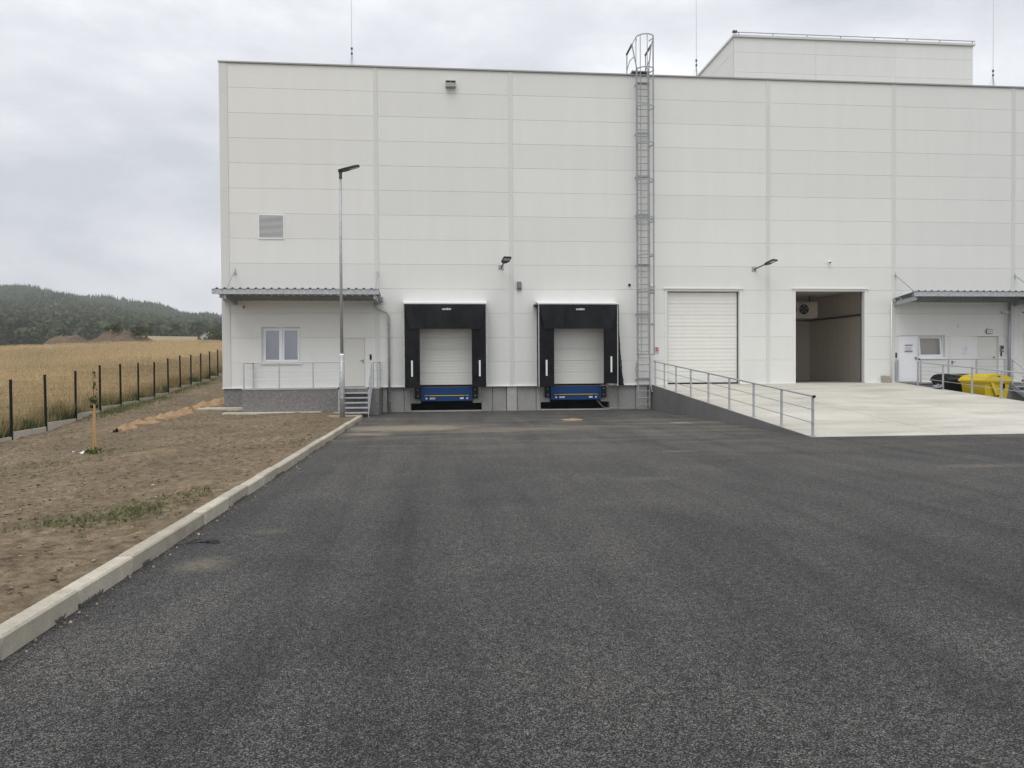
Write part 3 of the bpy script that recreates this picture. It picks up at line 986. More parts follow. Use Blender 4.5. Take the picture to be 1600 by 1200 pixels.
def clad_panel(x0, x1, z0, z1, y=0.0, name='panel', parent=house, mat='cladding', th=0.06):
    g = 0.0028
    x0, x1, z0, z1 = x0 + g, x1 - g, z0 + g, z1 - g
    c = 0.004
    xs_ = sorted({x0, x1, *[t for o in OPEN for t in o[:2] if x0 < t < x1]}) if y == 0 else [x0, x1]
    zs_ = sorted({z0, z1, *[t for o in OPEN for t in o[2:] if z0 < t < z1]}) if y == 0 else [z0, z1]
    b = MB()
    for a0, a1 in zip(xs_, xs_[1:]):
        for b0, b1 in zip(zs_, zs_[1:]):
            mx, mz = (a0 + a1) / 2, (b0 + b1) / 2
            if y == 0 and any(o[0] < mx < o[1] and o[2] < mz < o[3] for o in OPEN):
                continue
            p0 = a0 + (c if a0 == x0 else 0)
            p1 = a1 - (c if a1 == x1 else 0)
            q0 = b0 + (c if b0 == z0 else 0)
            q1 = b1 - (c if b1 == z1 else 0)
            b.add([(p0, y, q0), (p1, y, q0), (p1, y, q1), (p0, y, q1)], [(0, 1, 2, 3)])
            if a0 == x0:
                b.add([(a0, y + c, b0), (p0, y, q0), (p0, y, q1), (a0, y + c, b1), (a0, y + th, b1), (a0, y + th, b0)], [(0, 1, 2, 3), (0, 3, 4, 5)])
            if a1 == x1:
                b.add([(p1, y, q0), (a1, y + c, b0), (a1, y + c, b1), (p1, y, q1), (a1, y + th, b0), (a1, y + th, b1)], [(0, 1, 2, 3), (1, 4, 5, 2)])
            if b0 == z0:
                b.add([(a0, y + c, b0), (a1, y + c, b0), (p1, y, q0), (p0, y, q0), (a0, y + th, b0), (a1, y + th, b0)], [(0, 1, 2, 3), (4, 5, 1, 0)])
            if b1 == z1:
                b.add([(p0, y, q1), (p1, y, q1), (a1, y + c, b1), (a0, y + c, b1), (a1, y + th, b1), (a0, y + th, b1)], [(0, 1, 2, 3), (3, 2, 4, 5)])
    if not b.f:
        return
    # weld the cells; an opening may cut a panel into pieces, each of which is its own object
    bm = bmesh.new()
    vv = [bm.verts.new(p) for p in b.v]
    for q in b.f:
        bm.faces.new([vv[i_] for i_ in q])
    bmesh.ops.remove_doubles(bm, verts=bm.verts[:], dist=1e-5)
    bm.faces.ensure_lookup_table()
    seen = set()
    for f0 in bm.faces:
        if f0.index in seen:
            continue
        stack, grp = [f0], []
        seen.add(f0.index)
        while stack:
            f_ = stack.pop()
            grp.append(f_)
            for v_ in f_.verts:
                for f2 in v_.link_faces:
                    if f2.index not in seen:
                        seen.add(f2.index)
                        stack.append(f2)
        ids = {}
        m_ = MB()
        for f_ in grp:
            for v_ in f_.verts:
                if v_ not in ids:
                    ids[v_] = len(m_.v)
                    m_.v.append(v_.co[:])
            m_.f.append(tuple(ids[v_] for v_ in f_.verts))
        m_.build(name, mat, parent)
    bm.free()


for k in range(len(BAYS) - 1):
    for j in range(13):
        clad_panel(BAYS[k], BAYS[k + 1], ZF + j, ZF + j + 1)

# dark backing behind the joints (with the same openings), roof, sides and rear
b = MB()
xs_ = sorted({X0 + .02, X1, *[t for o in OPEN for t in o[:2]]})
zs_ = sorted({ZF + .01, ZT - .02, *[t for o in OPEN for t in o[2:]]})
for a0, a1 in zip(xs_, xs_[1:]):
    for b0, b1 in zip(zs_, zs_[1:]):
        mx, mz = (a0 + a1) / 2, (b0 + b1) / 2
        if not any(o[0] < mx < o[1] and o[2] < mz < o[3] for o in OPEN):
            b.add([(a0, 0.065, b0), (a1, 0.065, b0), (a1, 0.065, b1), (a0, 0.065, b1)], [(0, 1, 2, 3)])
b.build('wall_core', 'joint_and_cap_shadow', house)
MB().box(X0, X0 + 0.15, 0.10, DEPTH, 0.0, ZT - 0.01).box(X1 + .01, X1 + 0.16, 0.10, DEPTH, 0.0, ZT - 0.01).box(X0 + .16, X1, DEPTH - 0.2, DEPTH - .01, 0.0, ZT - 0.01).build('outer_wall', 'cladding', house)
MB().box(X0 + .16, X1, 0.2, DEPTH - .21, 13.5, 13.7).build('roof', 'cap_grey', house)

# vertical cover strips over the panel joints, in two lengths, and the corner flashing
for k, x in enumerate(BAYS[1:-1]):
    if k == 2:
        continue
    for z0, z1 in ((ZF + 0.012, 5.66), (5.665, 8.9), (8.905, 12.85), (12.855, ZT - 0.05)):
        lo = z0
        w = 0.085
        cuts = [o for o in OPEN if o[0] < x + w and o[1] > x - w]
        b = MB()
        b.prism([(x - w, 0.002), (x - w, -0.016), (x - w + 0.018, -0.022), (x + w - 0.018, -0.022), (x + w, -0.016), (x + w, 0.002)], 'z', lo, z1)
        b.build('cover_strip', 'trim', house)
for z0, z1 in ((ZF + 0.012, 4.55), (4.555, 8.9), (8.905, 12.85), (12.855, ZT - 0.05)):
    b = MB().prism([(X0 - 0.03, 0.35), (X0 - 0.03, -0.028), (-8.17, -0.028), (-8.17, 0.002), (X0 - 0.012, 0.002), (X0 - 0.012, 0.35)], 'z', z0, z1)
    b.build('corner_flashing', 'trim', house)
# parapet cap: front, returning along the left side
b = MB().prism([(-0.06, ZT - 0.03), (-0.06, ZT + 0.025), (0.42, ZT + 0.05), (0.42, ZT + 0.01), (-0.045, ZT - 0.012), (-0.045, ZT - 0.03)], 'x', X0 - 0.055, X1)
cap = b.build('parapet_cap', 'cap_grey', house)
MB().box(X0 - 0.055, X0 + 0.4, 0.425, DEPTH, ZT - 0.045, ZT + 0.04).build('parapet_cap', 'cap_grey', house)
MB().box(X0 - .02, X1, -0.02, 0.001, ZT - 0.044, ZT - 0.014).build('cap_shadow_strip', 'joint_and_cap_shadow', house)  # strip coloured dark to draw the shadow line below the cap
# drip edge at the foot of the cladding, broken at openings down to the floor
feet = sorted([(o[0] - .02, o[1] + .02) for o in OPEN if o[2] <= ZF])
x = X0 - 0.06
for a0, a1 in feet + [(X1, X1)]:
    if a0 - x > 0.05:
        MB().prism([(0.02, ZF + 0.008), (-0.055, ZF + 0.008), (-0.06, ZF - 0.03), (-0.05, ZF - 0.03), (-0.045, ZF - 0.004), (0.02, ZF - 0.004)], 'x', x, a0).build('drip_edge', 'white_paint', house)
    x = a1

# plinth: speckled plaster at the left corner, precast concrete panels and columns along the docks
MB().box(X0 + 0.01, -7.33, 0.02, 0.3, -0.05, ZF - 0.005).build('plinth', 'mosaic_plaster', house)
MB().box(X0 + 0.012, X0 + 0.3, 0.301, DEPTH - 0.3, -0.05, ZF - 0.005).build('plinth', 'mosaic_plaster', house)
for xa, xb, y in ((-2.17, -1.98, 0.05), (2.95, 3.37, 0.03), (8.46, 8.93, 0.03)):
    MB().cbox(xa, xb, y, 0.45, -0.05, ZF - 0.005, 0.012).build('column_base', 'concrete_column', house)
for xa, xb in ((-2.30, -2.172), (-1.955, -1.30), (-1.29, -1.02), (1.90, 2.35), (2.36, 2.935), (3.385, 4.18), (4.19, 4.38), (7.31, 7.68), (7.69, 8.445), (8.945, 9.098)):
    MB().cbox(xa + .004, xb - .004, 0.09, 0.45, -0.05, ZF - 0.005, 0.008).build('plinth_panel', 'concrete_plinth', house)

# dock pits: side cheeks, sill and dark pit behind
for px0, px1, lx0, lx1 in ((-1.02, 1.90, -0.62, 1.53), (4.38, 7.31, 4.76, 6.93)):
    b = MB()
    b.box(px0, lx0, 0.075, 0.40, 0.345, ZF - .005)
    b.box(lx1, px1, 0.075, 0.40, 0.345, ZF - .005)
    b.build('pit_cheek', 'concrete_plinth', house)
    MB().box(px0, px1, -0.02, 0.45, -0.05, 0.045).build('pit_sill', 'concrete_column', house)
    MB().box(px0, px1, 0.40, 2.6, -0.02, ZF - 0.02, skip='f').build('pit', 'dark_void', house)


# sectional doors: each section is its own piece with pressed ribs
def sectional_door(x0, x1, z0, z1, y, n_sec, ribs, label):
    root = MB().box(x0 - 0.06, x0, y - 0.02, y + 0.05, z0, z1 + .05).box(x1, x1 + 0.06, y - 0.02, y + 0.05, z0, z1 + .05).box(x0 - .06, x1 + .06, y - 0.02, y + 0.05, z1 + .052, z1 + 0.14).build('sectional_door', 'dark_steel', house, label=label)
    h = (z1 - z0) / n_sec
    for s_ in range(n_sec):
        a, bz = z0 + s_ * h + 0.0012, z0 + (s_ + 1) * h - 0.0012
        prof = [(y + 0.04, a), (y, a)]
        step = (bz - a) / ribs
        for q in range(ribs):
            zb = a + q * step
            prof += [(y - 0.002, zb + 0.008), (y - 0.002, zb + step * 0.5), (y + 0.0015, zb + step * 0.5 + 0.010), (y + 0.0015, zb + step - 0.012), (y, zb + step - 0.004)]
        prof += [(y + 0.04, bz)]
        MB().prism(prof, 'x', x0, x1).build('door_section', 'door_sheet', root)
    MB().box(x0, x1, y - 0.01, y + 0.04, z0 - 0.035, z0 - .001).build('bottom_seal', 'black_rubber', root)
    return root


sectional_door(-0.88, 1.73, ZF + 0.05, 4.05, 0.20, 6, 4, 'pale ribbed dock door behind the left dock shelter')
sectional_door(4.62, 7.18, ZF + 0.05, 4.05, 0.20, 6, 4, 'pale ribbed dock door behind the right dock shelter')
sectional_door(9.86, 12.92, ZF + 0.05, 4.96, 0.17, 8, 3, 'closed cream ribbed sectional door above the ramp')
sectional_door(26.04, 28.94, ZF + 0.05, 4.1, 0.17, 6, 3, 'closed sectional door cut by the right edge of the picture')

# reveals and flat frames round the big doors
for xa, xb, zb in ((9.80, 12.98, 5.0), (15.48, 18.62, 5.02), (25.98, 29.0, 4.15)):
    fr = MB().box(xa - 0.10, xa + .004, -0.014, 0.01, ZF, zb + 0.004).box(xb - .004, xb + 0.10, -0.014, 0.01, ZF, zb + 0.004).box(xa - 0.10, xb + 0.10, -0.014, 0.01, zb + .005, zb + 0.09).build('door_frame', 'cladding', house)
    MB().prism([(0.01, zb + 0.092), (-0.075, zb + 0.092), (-0.075, zb + 0.112), (0.01, zb + 0.125)], 'x', xa - 0.16, xb + 0.16).build('drip_cap', 'white_paint', fr)
    MB().box(xa, xa + 0.012, 0.011, 0.24, ZF, zb).box(xb - 0.012, xb, 0.011, 0.24, ZF, zb).box(xa + .013, xb - .013, 0.011, 0.24, zb - 0.012, zb).build('reveal', 'cladding', fr)
for xa, xb, zb in ((-0.95, 1.80, 4.1), (4.55, 7.25, 4.1)):
    MB().box(xa, xa + 0.012, 0.011, 0.22, ZF, zb).box(xb - 0.012, xb, 0.011, 0.22, ZF, zb).box(xa + .013, xb - .013, 0.011, 0.22, zb - 0.012, zb).build('reveal', 'trim', house)

# threshold floor inside and the cold room seen through the open door
RX0, RX1, RY1, RZ1 = 12.6, 19.6, 6.84, 5.24
room = MB().box(RX0, RX1 + .1, RY1, RY1 + 0.1, ZF - .05, RZ1).box(RX1, RX1 + 0.1, 0.25, RY1 - .001, ZF - .05, RZ1).box(RX0 - 0.1, RX0 - .001, 0.25, RY1, ZF - .05, RZ1).box(RX0, 15.47, 0.245, 0.30, ZF, RZ1).box(18.63, RX1, 0.245, 0.30, ZF, RZ1).box(15.471, 18.629, .245, .30, 5.03, RZ1).build('cold_room_wall', 'room_wall', house)
MB().box(RX0 - .1, RX1 + .1, 0.24, RY1 + .1, ZF - 0.15, ZF + 0.004).box(15.48, 18.62, -0.02, 0.239, ZF - .15, ZF + 0.003).build('cold_room_floor', 'concrete_plinth', house)
MB().box(RX0 - .1, RX1 + .1, 0.24, RY1 + .1, RZ1 + .001, RZ1 + 0.1).build('cold_room_ceiling', 'room_ceiling', house)
for k in range(6):
    xj = RX1 - 0.002
    yj = 0.9 + k * 1.05
    MB().box(xj - 0.004, xj, yj, yj + 0.012, ZF, RZ1).build('wall_joint', 'room_ceiling', room)
MB().box(15.44, 15.478, 0.19, 0.24, ZF, 5.0).box(18.575, 18.606, 0.20, 0.243, ZF, 5.0).build('door_track', 'dark_steel', house)
# the open door rolled up under the ceiling
MB().box(15.7, 18.4, 0.5, 3.4, 5.13, 5.17).build('open_door_leaf', 'room_ceiling', house)

ev = empty('air_cooler', (16.6, 3.2, 4.05), 'grey-white ceiling air cooler with round fan inside the open doorway', 'air cooler')
MB().cbox(15.0, 18.05, 3.0, 3.75, 4.12, 4.82, 0.02).build('casing', 'cooler_casing', ev)
for xc in (15.6, 16.75, 17.35):
    ring = MB().tube([(xc + 0.27 * math.cos(q * PI / 10), 2.98, 4.47 + 0.27 * math.sin(q * PI / 10)) for q in range(21)], 0.03, 6)
    fo = ring.build('fan_ring', 'cooler_casing', ev)
    b = MB()
    b.prism([(xc + 0.25 * math.cos(q * PI / 10), 4.47 + 0.25 * math.sin(q * PI / 10)) for q in range(20)], 'y', 2.975, 2.997)
    b.build('fan_opening', 'dark_void', fo)
    b = MB()
    for q in range(5):
        th = q * 2 * PI / 5
        b.add([(xc, 2.968, 4.47), (xc + .22 * math.cos(th), 2.962, 4.47 + .22 * math.sin(th)), (xc + .22 * math.cos(th + .6), 2.972, 4.47 + .22 * math.sin(th + .6))], [(0, 1, 2)])
    b.build('fan_blades', 'dark_steel', fo)
MB().box(15.1, 17.95, 2.95, 3.72, 4.06, 4.115).build('drip_tray', 'cooler_casing', ev)
b = MB()
for xc in (15.3, 17.8):
    b.box(xc - .02, xc + .02, 3.3, 3.34, 4.82, RZ1)
b.build('hanger', 'dark_steel', ev)
pp = MB().tube([(17.6, 3.9, 4.2), (17.6, 6.4, 4.15), (19.45, 6.6, 4.17), (19.5, 2.0, 4.13), (19.5, 0.6, 4.12)], 0.045, 8).build('cooler_pipe', 'dark_steel')
tag(pp, 'dark pipe running along the side wall inside the open doorway', 'pipe')

# concealed office rooms behind the two windows
for x0, x1, z0, z1, m_ in ((-7.2, -5.2, 1.6, 3.8, 'blind_blue'), (20.9, 22.6, 1.6, 3.4, 'blind_beige')):
    MB().box(x0, x1, 0.34, 0.36, z0, z1).box(x0, x0 + .02, 0.14, 0.339, z0, z1).box(x1 - .02, x1, 0.14, 0.339, z0, z1).box(x0 + .021, x1 - .021, 0.14, 0.339, z1 - .02, z1).build('window_blind', m_, house)


def sash_frame(b, x0, x1, z0, z1, y0, y1, w):
    b.box(x0, x0 + w, y0, y1, z0, z1)
    b.box(x1 - w, x1, y0, y1, z0, z1)
    b.box(x0 + w + .0005, x1 - w - .0005, y0, y1, z0, z0 + w)
    b.box(x0 + w + .0005, x1 - w - .0005, y0, y1, z1 - w, z1)
    return b


def shear_top(b, z0, slope, start=0):
    b.v[start:] = [(x_, y_ + (z_ - z0) * slope, z_) for x_, y_, z_ in b.v[start:]]
    return b


def window(x0, x1, z0, z1, panes, glass, tilt, label):
    fr = sash_frame(MB(), x0 + .015, x1 - .015, z0 + .012, z1 - .012, 0.10, 0.16, 0.055)
    w = fr.build('window', 'pvc_white', house, label=label)
    MB().box(x0, x0 + .013, 0.004, 0.10, z0, z1).box(x1 - .013, x1, 0.004, 0.10, z0, z1).box(x0 + .014, x1 - .014, .004, .10, z1 - .01, z1).build('reveal', 'trim', w)
    MB().prism([(0.10, z0 + 0.012), (-0.07, z0 - 0.012), (-0.07, z0 - 0.05), (-0.062, z0 - 0.05), (-0.06, z0 - 0.02), (0.10, z0)], 'x', x0 - 0.05, x1 + 0.05).build('sill', 'pvc_white', w)
    n = len(panes)
    for k, (a, c) in enumerate(panes):
        s0 = shear_top(sash_frame(MB(), a, c, z0 + .07, z1 - .07, 0.085, 0.135, 0.062), z0 + .07, tilt)
        sh_ = s0.build('sash', 'pvc_white', w)
        g = shear_top(MB().add([(a + .06, 0.105, z0 + .13), (c - .06, 0.105, z0 + .13), (c - .06, 0.105, z1 - .13), (a + .06, 0.105, z1 - .13)], [(0, 1, 2, 3)]), z0 + .07, tilt)
        g.build('pane', glass, sh_)
    return w


w1 = window(-6.97, -5.42, 2.04, 3.49, ((-6.89, -6.23), (-6.15, -5.50)), 'glass_blue', 0.05, 'white two-leaf window with tilted sashes beside the entrance steps')
MB().box(-6.225, -6.155, 0.09, 0.16, 2.11, 3.42).build('mullion', 'pvc_white', w1)
window(21.12, 22.36, 2.12, 3.10, ((21.22, 22.28),), 'glass_clear', 0.10, 'white tilted window with beige blind beside the white door')


def hinged_door(x0, x1, z1, mat, y, label, handle_x, panel=False):
    d = MB().cbox(x0 + .035, x1 - .035, y, y + 0.05, ZF + 0.012, z1 - .035, 0.006).build('door', mat, house, label=label)
    b = MB()
    b.box(x0, x0 + .03, y - .012, y + .05, ZF, z1).box(x1 - .03, x1, y - .012, y + .05, ZF, z1).box(x0 + .031, x1 - .031, y - .012, y + .05, z1 - .03, z1)
    b.build('frame', 'trim' if mat != 'pvc_white' else mat, d)
    h = MB().box(handle_x - .016, handle_x + .016, y - .014, y - .001, 2.02, 2.16)
    sgn = -1 if handle_x > (x0 + x1) / 2 else 1
    h.tube([(handle_x, y - .014, 2.12), (handle_x, y - .06, 2.12), (handle_x + sgn * .11, y - .065, 2.12)], 0.011, 6)
    h.build('handle', 'dark_steel', d)
    if panel:
        sash_frame(MB(), x0 + .14, x1 - .14, ZF + .16, z1 - .14, y - .012, y - .0005, 0.02).build('panel_moulding', mat, d)
    MB().box(x0 - .001, x0 + .004, .003, y + .06, ZF, z1).box(x1 - .004, x1 + .001, .003, y + .06, ZF, z1).box(x0 + .005, x1 - .005, .003, y + .06, z1 - .003, z1 + .001).box(x0, x1, y + .052, y + .06, ZF, z1).build('reveal', 'trim', d)
    for zz in (ZF + .25, ZF + 1.0, z1 - .3):
        hx = x0 + .035 if handle_x > (x0 + x1) / 2 else x1 - .035
        MB().tube([(hx, y - .012, zz - .05), (hx, y - .012, zz + .05)], 0.012, 6).build('hinge', 'white_paint', d)
    return d


hinged_door(-3.74, -2.84, 3.06, 'door_cream', 0.02, 'plain cream steel door at the top of the left steps', -2.94)
dw = hinged_door(20.19, 21.12, 3.10, 'pvc_white', 0.05, 'white panelled door beside the tilted window', 21.03, True)
nt = MB().box(20.50, 20.86, 0.030, 0.036, 2.36, 2.70).build('notice', 'paper', dw)
for z in (2.645, 2.375):
    MB().box(20.50, 20.86, 0.026, 0.0295, z, z + .045).build('stripe', 'ink_brown', nt)
for z, w in ((2.58, .12), (2.53, .15), (2.48, .10), (2.44, .13)):
    MB().box(20.68 - w, 20.68 + w, 0.027, 0.0295, z, z + .008).build('text_line', 'ink', nt)
hinged_door(23.88, 24.90, 3.06, 'door_cream', 0.06, 'cream steel door recessed behind the landing rail', 24.72)
fd = MB().cbox(22.58, 23.55, -0.012, -0.001, ZF + 0.03, 3.05, 0.004).build('door', 'cladding', house, label='flush wall-coloured door left of the recessed door')
MB().box(22.66, 22.70, -0.026, -0.0125, 1.82, 1.98).tube([(22.68, -.026, 1.92), (22.68, -.07, 1.92), (22.80, -.07, 1.92)], .011, 6).build('handle', 'dark_steel', fd)

# rooftop block
RBX0, RBX1, RBY = 15.17, 28.1, 6.0
for j in range(5):
    zz0, zz1 = 13.72 + j * 1.0, min(18.45, 13.72 + (j + 1) * 1.0)
    for xa, xb in ((RBX0, 19.5), (19.5, 23.8), (23.8, RBX1)):
        clad_panel(xa, xb, zz0, zz1, y=RBY, name='rooftop_panel')
    b = MB().box(RBX0 - .02, RBX0 + .05, RBY + 0.07, 22, zz0 + .006, zz1 - .006)
    b.build('rooftop_panel', 'cladding', house)
MB().box(RBX0 + .06, RBX1 - .01, RBY + .08, 22, 13.71, 18.44).build('rooftop_core', 'joint_and_cap_shadow', house)
MB().box(RBX0 - .09, RBX1 + .08, RBY - 0.09, 22.1, 18.46, 18.56).build('rooftop_cap', 'trim', house)
MB().tube([(RBX0 - .05, RBY - .12, 18.66), (RBX1 + .02, RBY - .12, 18.66)], 0.022, 6).build('rooftop_rail', 'galvanised', house)
for k in range(8):
    xk = RBX0 + .2 + k * 1.8
    MB().box(xk - .015, xk + .015, RBY - .13, RBY - .11, 18.56, 18.66).build('rail_stub', 'dark_steel', house)
MB().box(RBX0 - .12, RBX0 + .10, RBY - .17, RBY - .06, 18.62, 18.73).build('rail_end', 'dark_steel', house)

# ------------------------------------------------------------------ things fixed to the wall
# louvred grille
vg = empty('ventilation_grille', (-6.52, 0, 7.02), 'square white louvred grille high on the wall above the left canopy', 'vent grille')
sash_frame(MB(), -7.04, -6.0, 7.02, 8.01, -0.03, 0.0, 0.05).build('frame', 'white_paint', vg)
MB().box(-6.99, -6.05, -0.006, -0.001, 7.07, 7.96).build('backing', 'dark_void', vg)
for k in range(19):
    z = 7.085 + k * 0.0462
    MB().add([(-6.99, -0.030, z), (-6.05, -0.030, z), (-6.05, -0.012, z + 0.019), (-6.99, -0.012, z + 0.019), (-6.99, -0.030, z - 0.006), (-6.05, -0.030, z - 0.006)], [(0, 1, 2, 3), (4, 5, 1, 0)]).build('louvre', 'white_paint', vg)

# overflow spout
sp = MB().box(0.51, 0.92, -0.22, 0, 13.27, 13.29).box(0.51, 0.525, -0.22, 0, 13.291, 13.50).box(0.905, 0.92, -0.22, 0, 13.291, 13.50).box(0.51, 0.92, -0.20, 0, 13.505, 13.52).box(0.526, 0.904, -0.215, -0.20, 13.291, 13.42).box(0.70, 0.72, -0.21, -.1, 13.42, 13.504).build('overflow_spout', 'cap_grey')
tag(sp, 'small grey overflow spout just under the roof edge', 'spout')


def flood_lamp(x, z, label, dx=0.0):
    root = empty('wall_lamp', (x, 0, z), label, 'wall lamp')
    MB().cbox(x - .10, x + .10, -0.012, 0, z - .10, z + .10, .004).build('wall_plate', 'galvanised', root)
    b = MB()
    for sx in (-.075, .075):
        for sz in (-.075, .075):
            b.tube([(x + sx, -.012, z + sz), (x + sx, -.03, z + sz)], .012, 6)
    b.build('bolts', 'dark_steel', root)
    MB().tube([(x, -.012, z - .02), (x + dx * .2, -.20, z + .06), (x + dx * .45, -.42, z + .13)], .028, 8).build('arm', 'dark_steel', root)
    hx, hy, hz = x + dx * .75, -0.62, z + .20
    ux = Vector((dx, -1, 0.32)).normalized()
    vx = Vector((0, 0, 1)).cross(ux).normalized()
    wx = ux.cross(vx)
    def P(a, b_, c):
        q = Vector((hx, hy, hz)) + ux * a + vx * b_ + wx * c
        return q[:]
    hd = MB()
    outline = [(-.24, -.06), (-.24, .06), (-.10, .17), (.30, .17), (.30, -.17), (-.10, -.17)]
    n = len(outline)
    hd.add([P(a, b_, -.025) for a, b_ in outline] + [P(a, b_ * .9, .035) for a, b_ in outline], [tuple(range(n)), tuple(range(n, 2 * n))[::-1]] + [(i, n + i, n + (i + 1) % n, (i + 1) % n) for i in range(n)])
    h_ = hd.build('lamp_head', 'lamp_black', root)
    MB().add([P(.06, -.13, -.03), P(.06, .13, -.03), P(.27, .13, -.03), P(.27, -.13, -.03)], [(0, 1, 2, 3)]).build('lens', 'lamp_lens', h_)
    return root


flood_lamp(2.74, 5.95, 'black flood lamp on the wall between the two dock shelters', 0.18)
flood_lamp(13.62, 5.94, 'black flood lamp on the wall above the closed sectional door', 0.55)

jb = empty('sounder_box', (3.49, 0, 5.02), 'small grey alarm box right of the lamp between the docks', 'alarm box')
MB().cbox(3.39, 3.58, -0.09, 0, 5.08, 5.36, .015).build('housing', 'box_grey', jb)
MB().cbox(3.392, 3.578, -0.085, 0, 5.015, 5.062, .01).build('base', 'box_grey', jb)
MB().box(3.40, 3.57, -0.07, -0.002, 5.062, 5.08).build('slot', 'dark_void', jb)


def camera_unit(x, z, label, dome=False, aim=(0.1, -1, -.5)):
    root = empty('security_camera', (x, 0, z - .06), label, 'security camera')
    if dome:
        b = MB()
        for k in range(6):
            pass
        rings = []
        for q in range(5):
            a = q / 4 * PI / 2
            rings.append([(x + .06 * math.cos(a) * math.cos(t * PI / 6), -.03 - .06 * math.sin(a), z + .06 * math.cos(a) * math.sin(t * PI / 6)) for t in range(13)])
        MB().tube([(x, 0, z), (x, -.03, z)], .07, 14).build('mount', 'white_paint', root)
        MB().sweep_grid(rings).build('dome', 'lamp_black', root)
    else:
        d = Vector(aim).normalized()
        p = Vector((x, -.08, z))
        MB().tube([(x, 0, z + .02), (x, -.03, z + .02)], .045, 10).tube([(x, -.03, z + .02), p[:]], .02, 8).build('mount', 'white_paint', root)
        MB().tube([(p - d * .05)[:], (p + d * .13)[:]], .043, 10).build('body', 'white_paint', root)
        MB().tube([(p + d * .131)[:], (p + d * .14)[:]], .034, 10).build('lens', 'lamp_black', root)
    return root


camera_unit(-7.63, 4.31, 'small white security camera under the left canopy corner', aim=(.3, -1, -.45))
camera_unit(8.16, 5.25, 'small dark dome camera left of the roof ladder', True)
camera_unit(9.12, 5.21, 'small white security camera right of the roof ladder', aim=(.8, -1, -.6))
camera_unit(17.0, 6.29, 'white security camera above the open doorway', aim=(-.5, -1, -.5))
camera_unit(24.85, 4.14, 'left of the two white cameras under the right canopy', aim=(.3, -1, -.6))
camera_unit(25.15, 4.14, 'right of the two white cameras under the right canopy', aim=(1, -1, -.5))


def reader(x, z, label):
    o = MB().cbox(x - .04, x + .04, -.03, 0, z - .11, z + .11, .008).build('card_reader', 'lamp_black')
    return tag(o, label, 'card reader')


reader(-2.63, 2.26, 'slim black card reader beside the cream door on the left platform')
reader(20.07, 2.23, 'slim black card reader beside the white panelled door')

fs = empty('fire_sign', (9.325, 0, 2.31), 'small red fire equipment sign beside the roof ladder', 'sign')
MB().box(9.23, 9.42, -.006, 0, 2.34, 2.61).build('plate', 'sign_red', fs)
MB().box(9.245, 9.325, -.009, -.0065, 2.455, 2.595).build('pictogram_panel', 'sign_red', fs)
b = MB().tube([(9.285 + .03 * math.cos(q * PI / 6), -.010, 2.535 + .03 * math.sin(q * PI / 6)) for q in range(13)], .008, 5)
b.box(9.262, 9.308, -.012, -.0095, 2.47, 2.49)
b.build('pictogram', 'paper', fs)
MB().tube([(9.375, -.009, 2.48), (9.375, -.009, 2.585)], .014, 6).build('pictogram', 'paper', fs)
MB().box(9.245, 9.405, -.009, -.0065, 2.352, 2.44).build('caption', 'paper', fs)
MB().box(9.26, 9.39, -.011, -.0095, 2.40, 2.412).box(9.27, 9.38, -.011, -.0095, 2.375, 2.387).build('text_line', 'sign_red', fs)

es = empty('exit_light', (24.425, 0, 3.16), 'small white lit-sign box over the recessed cream door', 'sign')
MB().cbox(24.27, 24.58, -.07, 0, 3.17, 3.35, .008).build('housing', 'box_grey', es)
MB().box(24.295, 24.555, -.074, -.0705, 3.195, 3.325).build('face', 'paper', es)
MB().box(24.33, 24.52, -.077, -.0745, 3.255, 3.275).build('text_line', 'ink', es)
MB().tube([(24.29, -.03, 3.35), (24.38, -.03, 3.43)], .008, 5).build('cable', 'dark_steel', es)
kb = empty('intercom', (25.02, 0, 2.2), 'grey wall intercom right of the recessed cream door', 'intercom')
MB().cbox(24.95, 25.11, -.06, 0, 2.36, 2.64, .012).build('housing', 'box_grey', kb)
MB().box(24.98, 25.08, -.066, -.0605, 2.50, 2.60).build('screen', 'lamp_black', kb)
MB().box(25.03, 25.08, -.066, -.0605, 2.42, 2.47).build('button', 'paper', kb)
MB().cbox(24.98, 25.04, -.03, 0, 2.16, 2.34, .006).build('cable_guard', 'lamp_black', kb)
no = empty('notice_sheet', (23.28, 0, 2.2), 'white paper with grey floor plan marks on the flush door', 'notice')
MB().box(23.14, 23.43, -.016, -.0125, 2.2, 2.64).build('sheet', 'paper', no)
b = MB()
r_ = random.Random(4)
for k in range(26):
    xx, zz = 23.16 + r_.random() * .2, 2.23 + r_.random() * .37
    b.box(xx, xx + .01 + r_.random() * .035, -.018 - k * 1e-5, -.0165, zz, zz + .012)
b.build('print_marks', 'ink', no)
tag(MB().cbox(22.94, 23.12, -.05, 0, 3.43, 3.6, .01).build('junction_box', 'paper'), 'square white junction box on the wall under the right canopy', 'junction box')


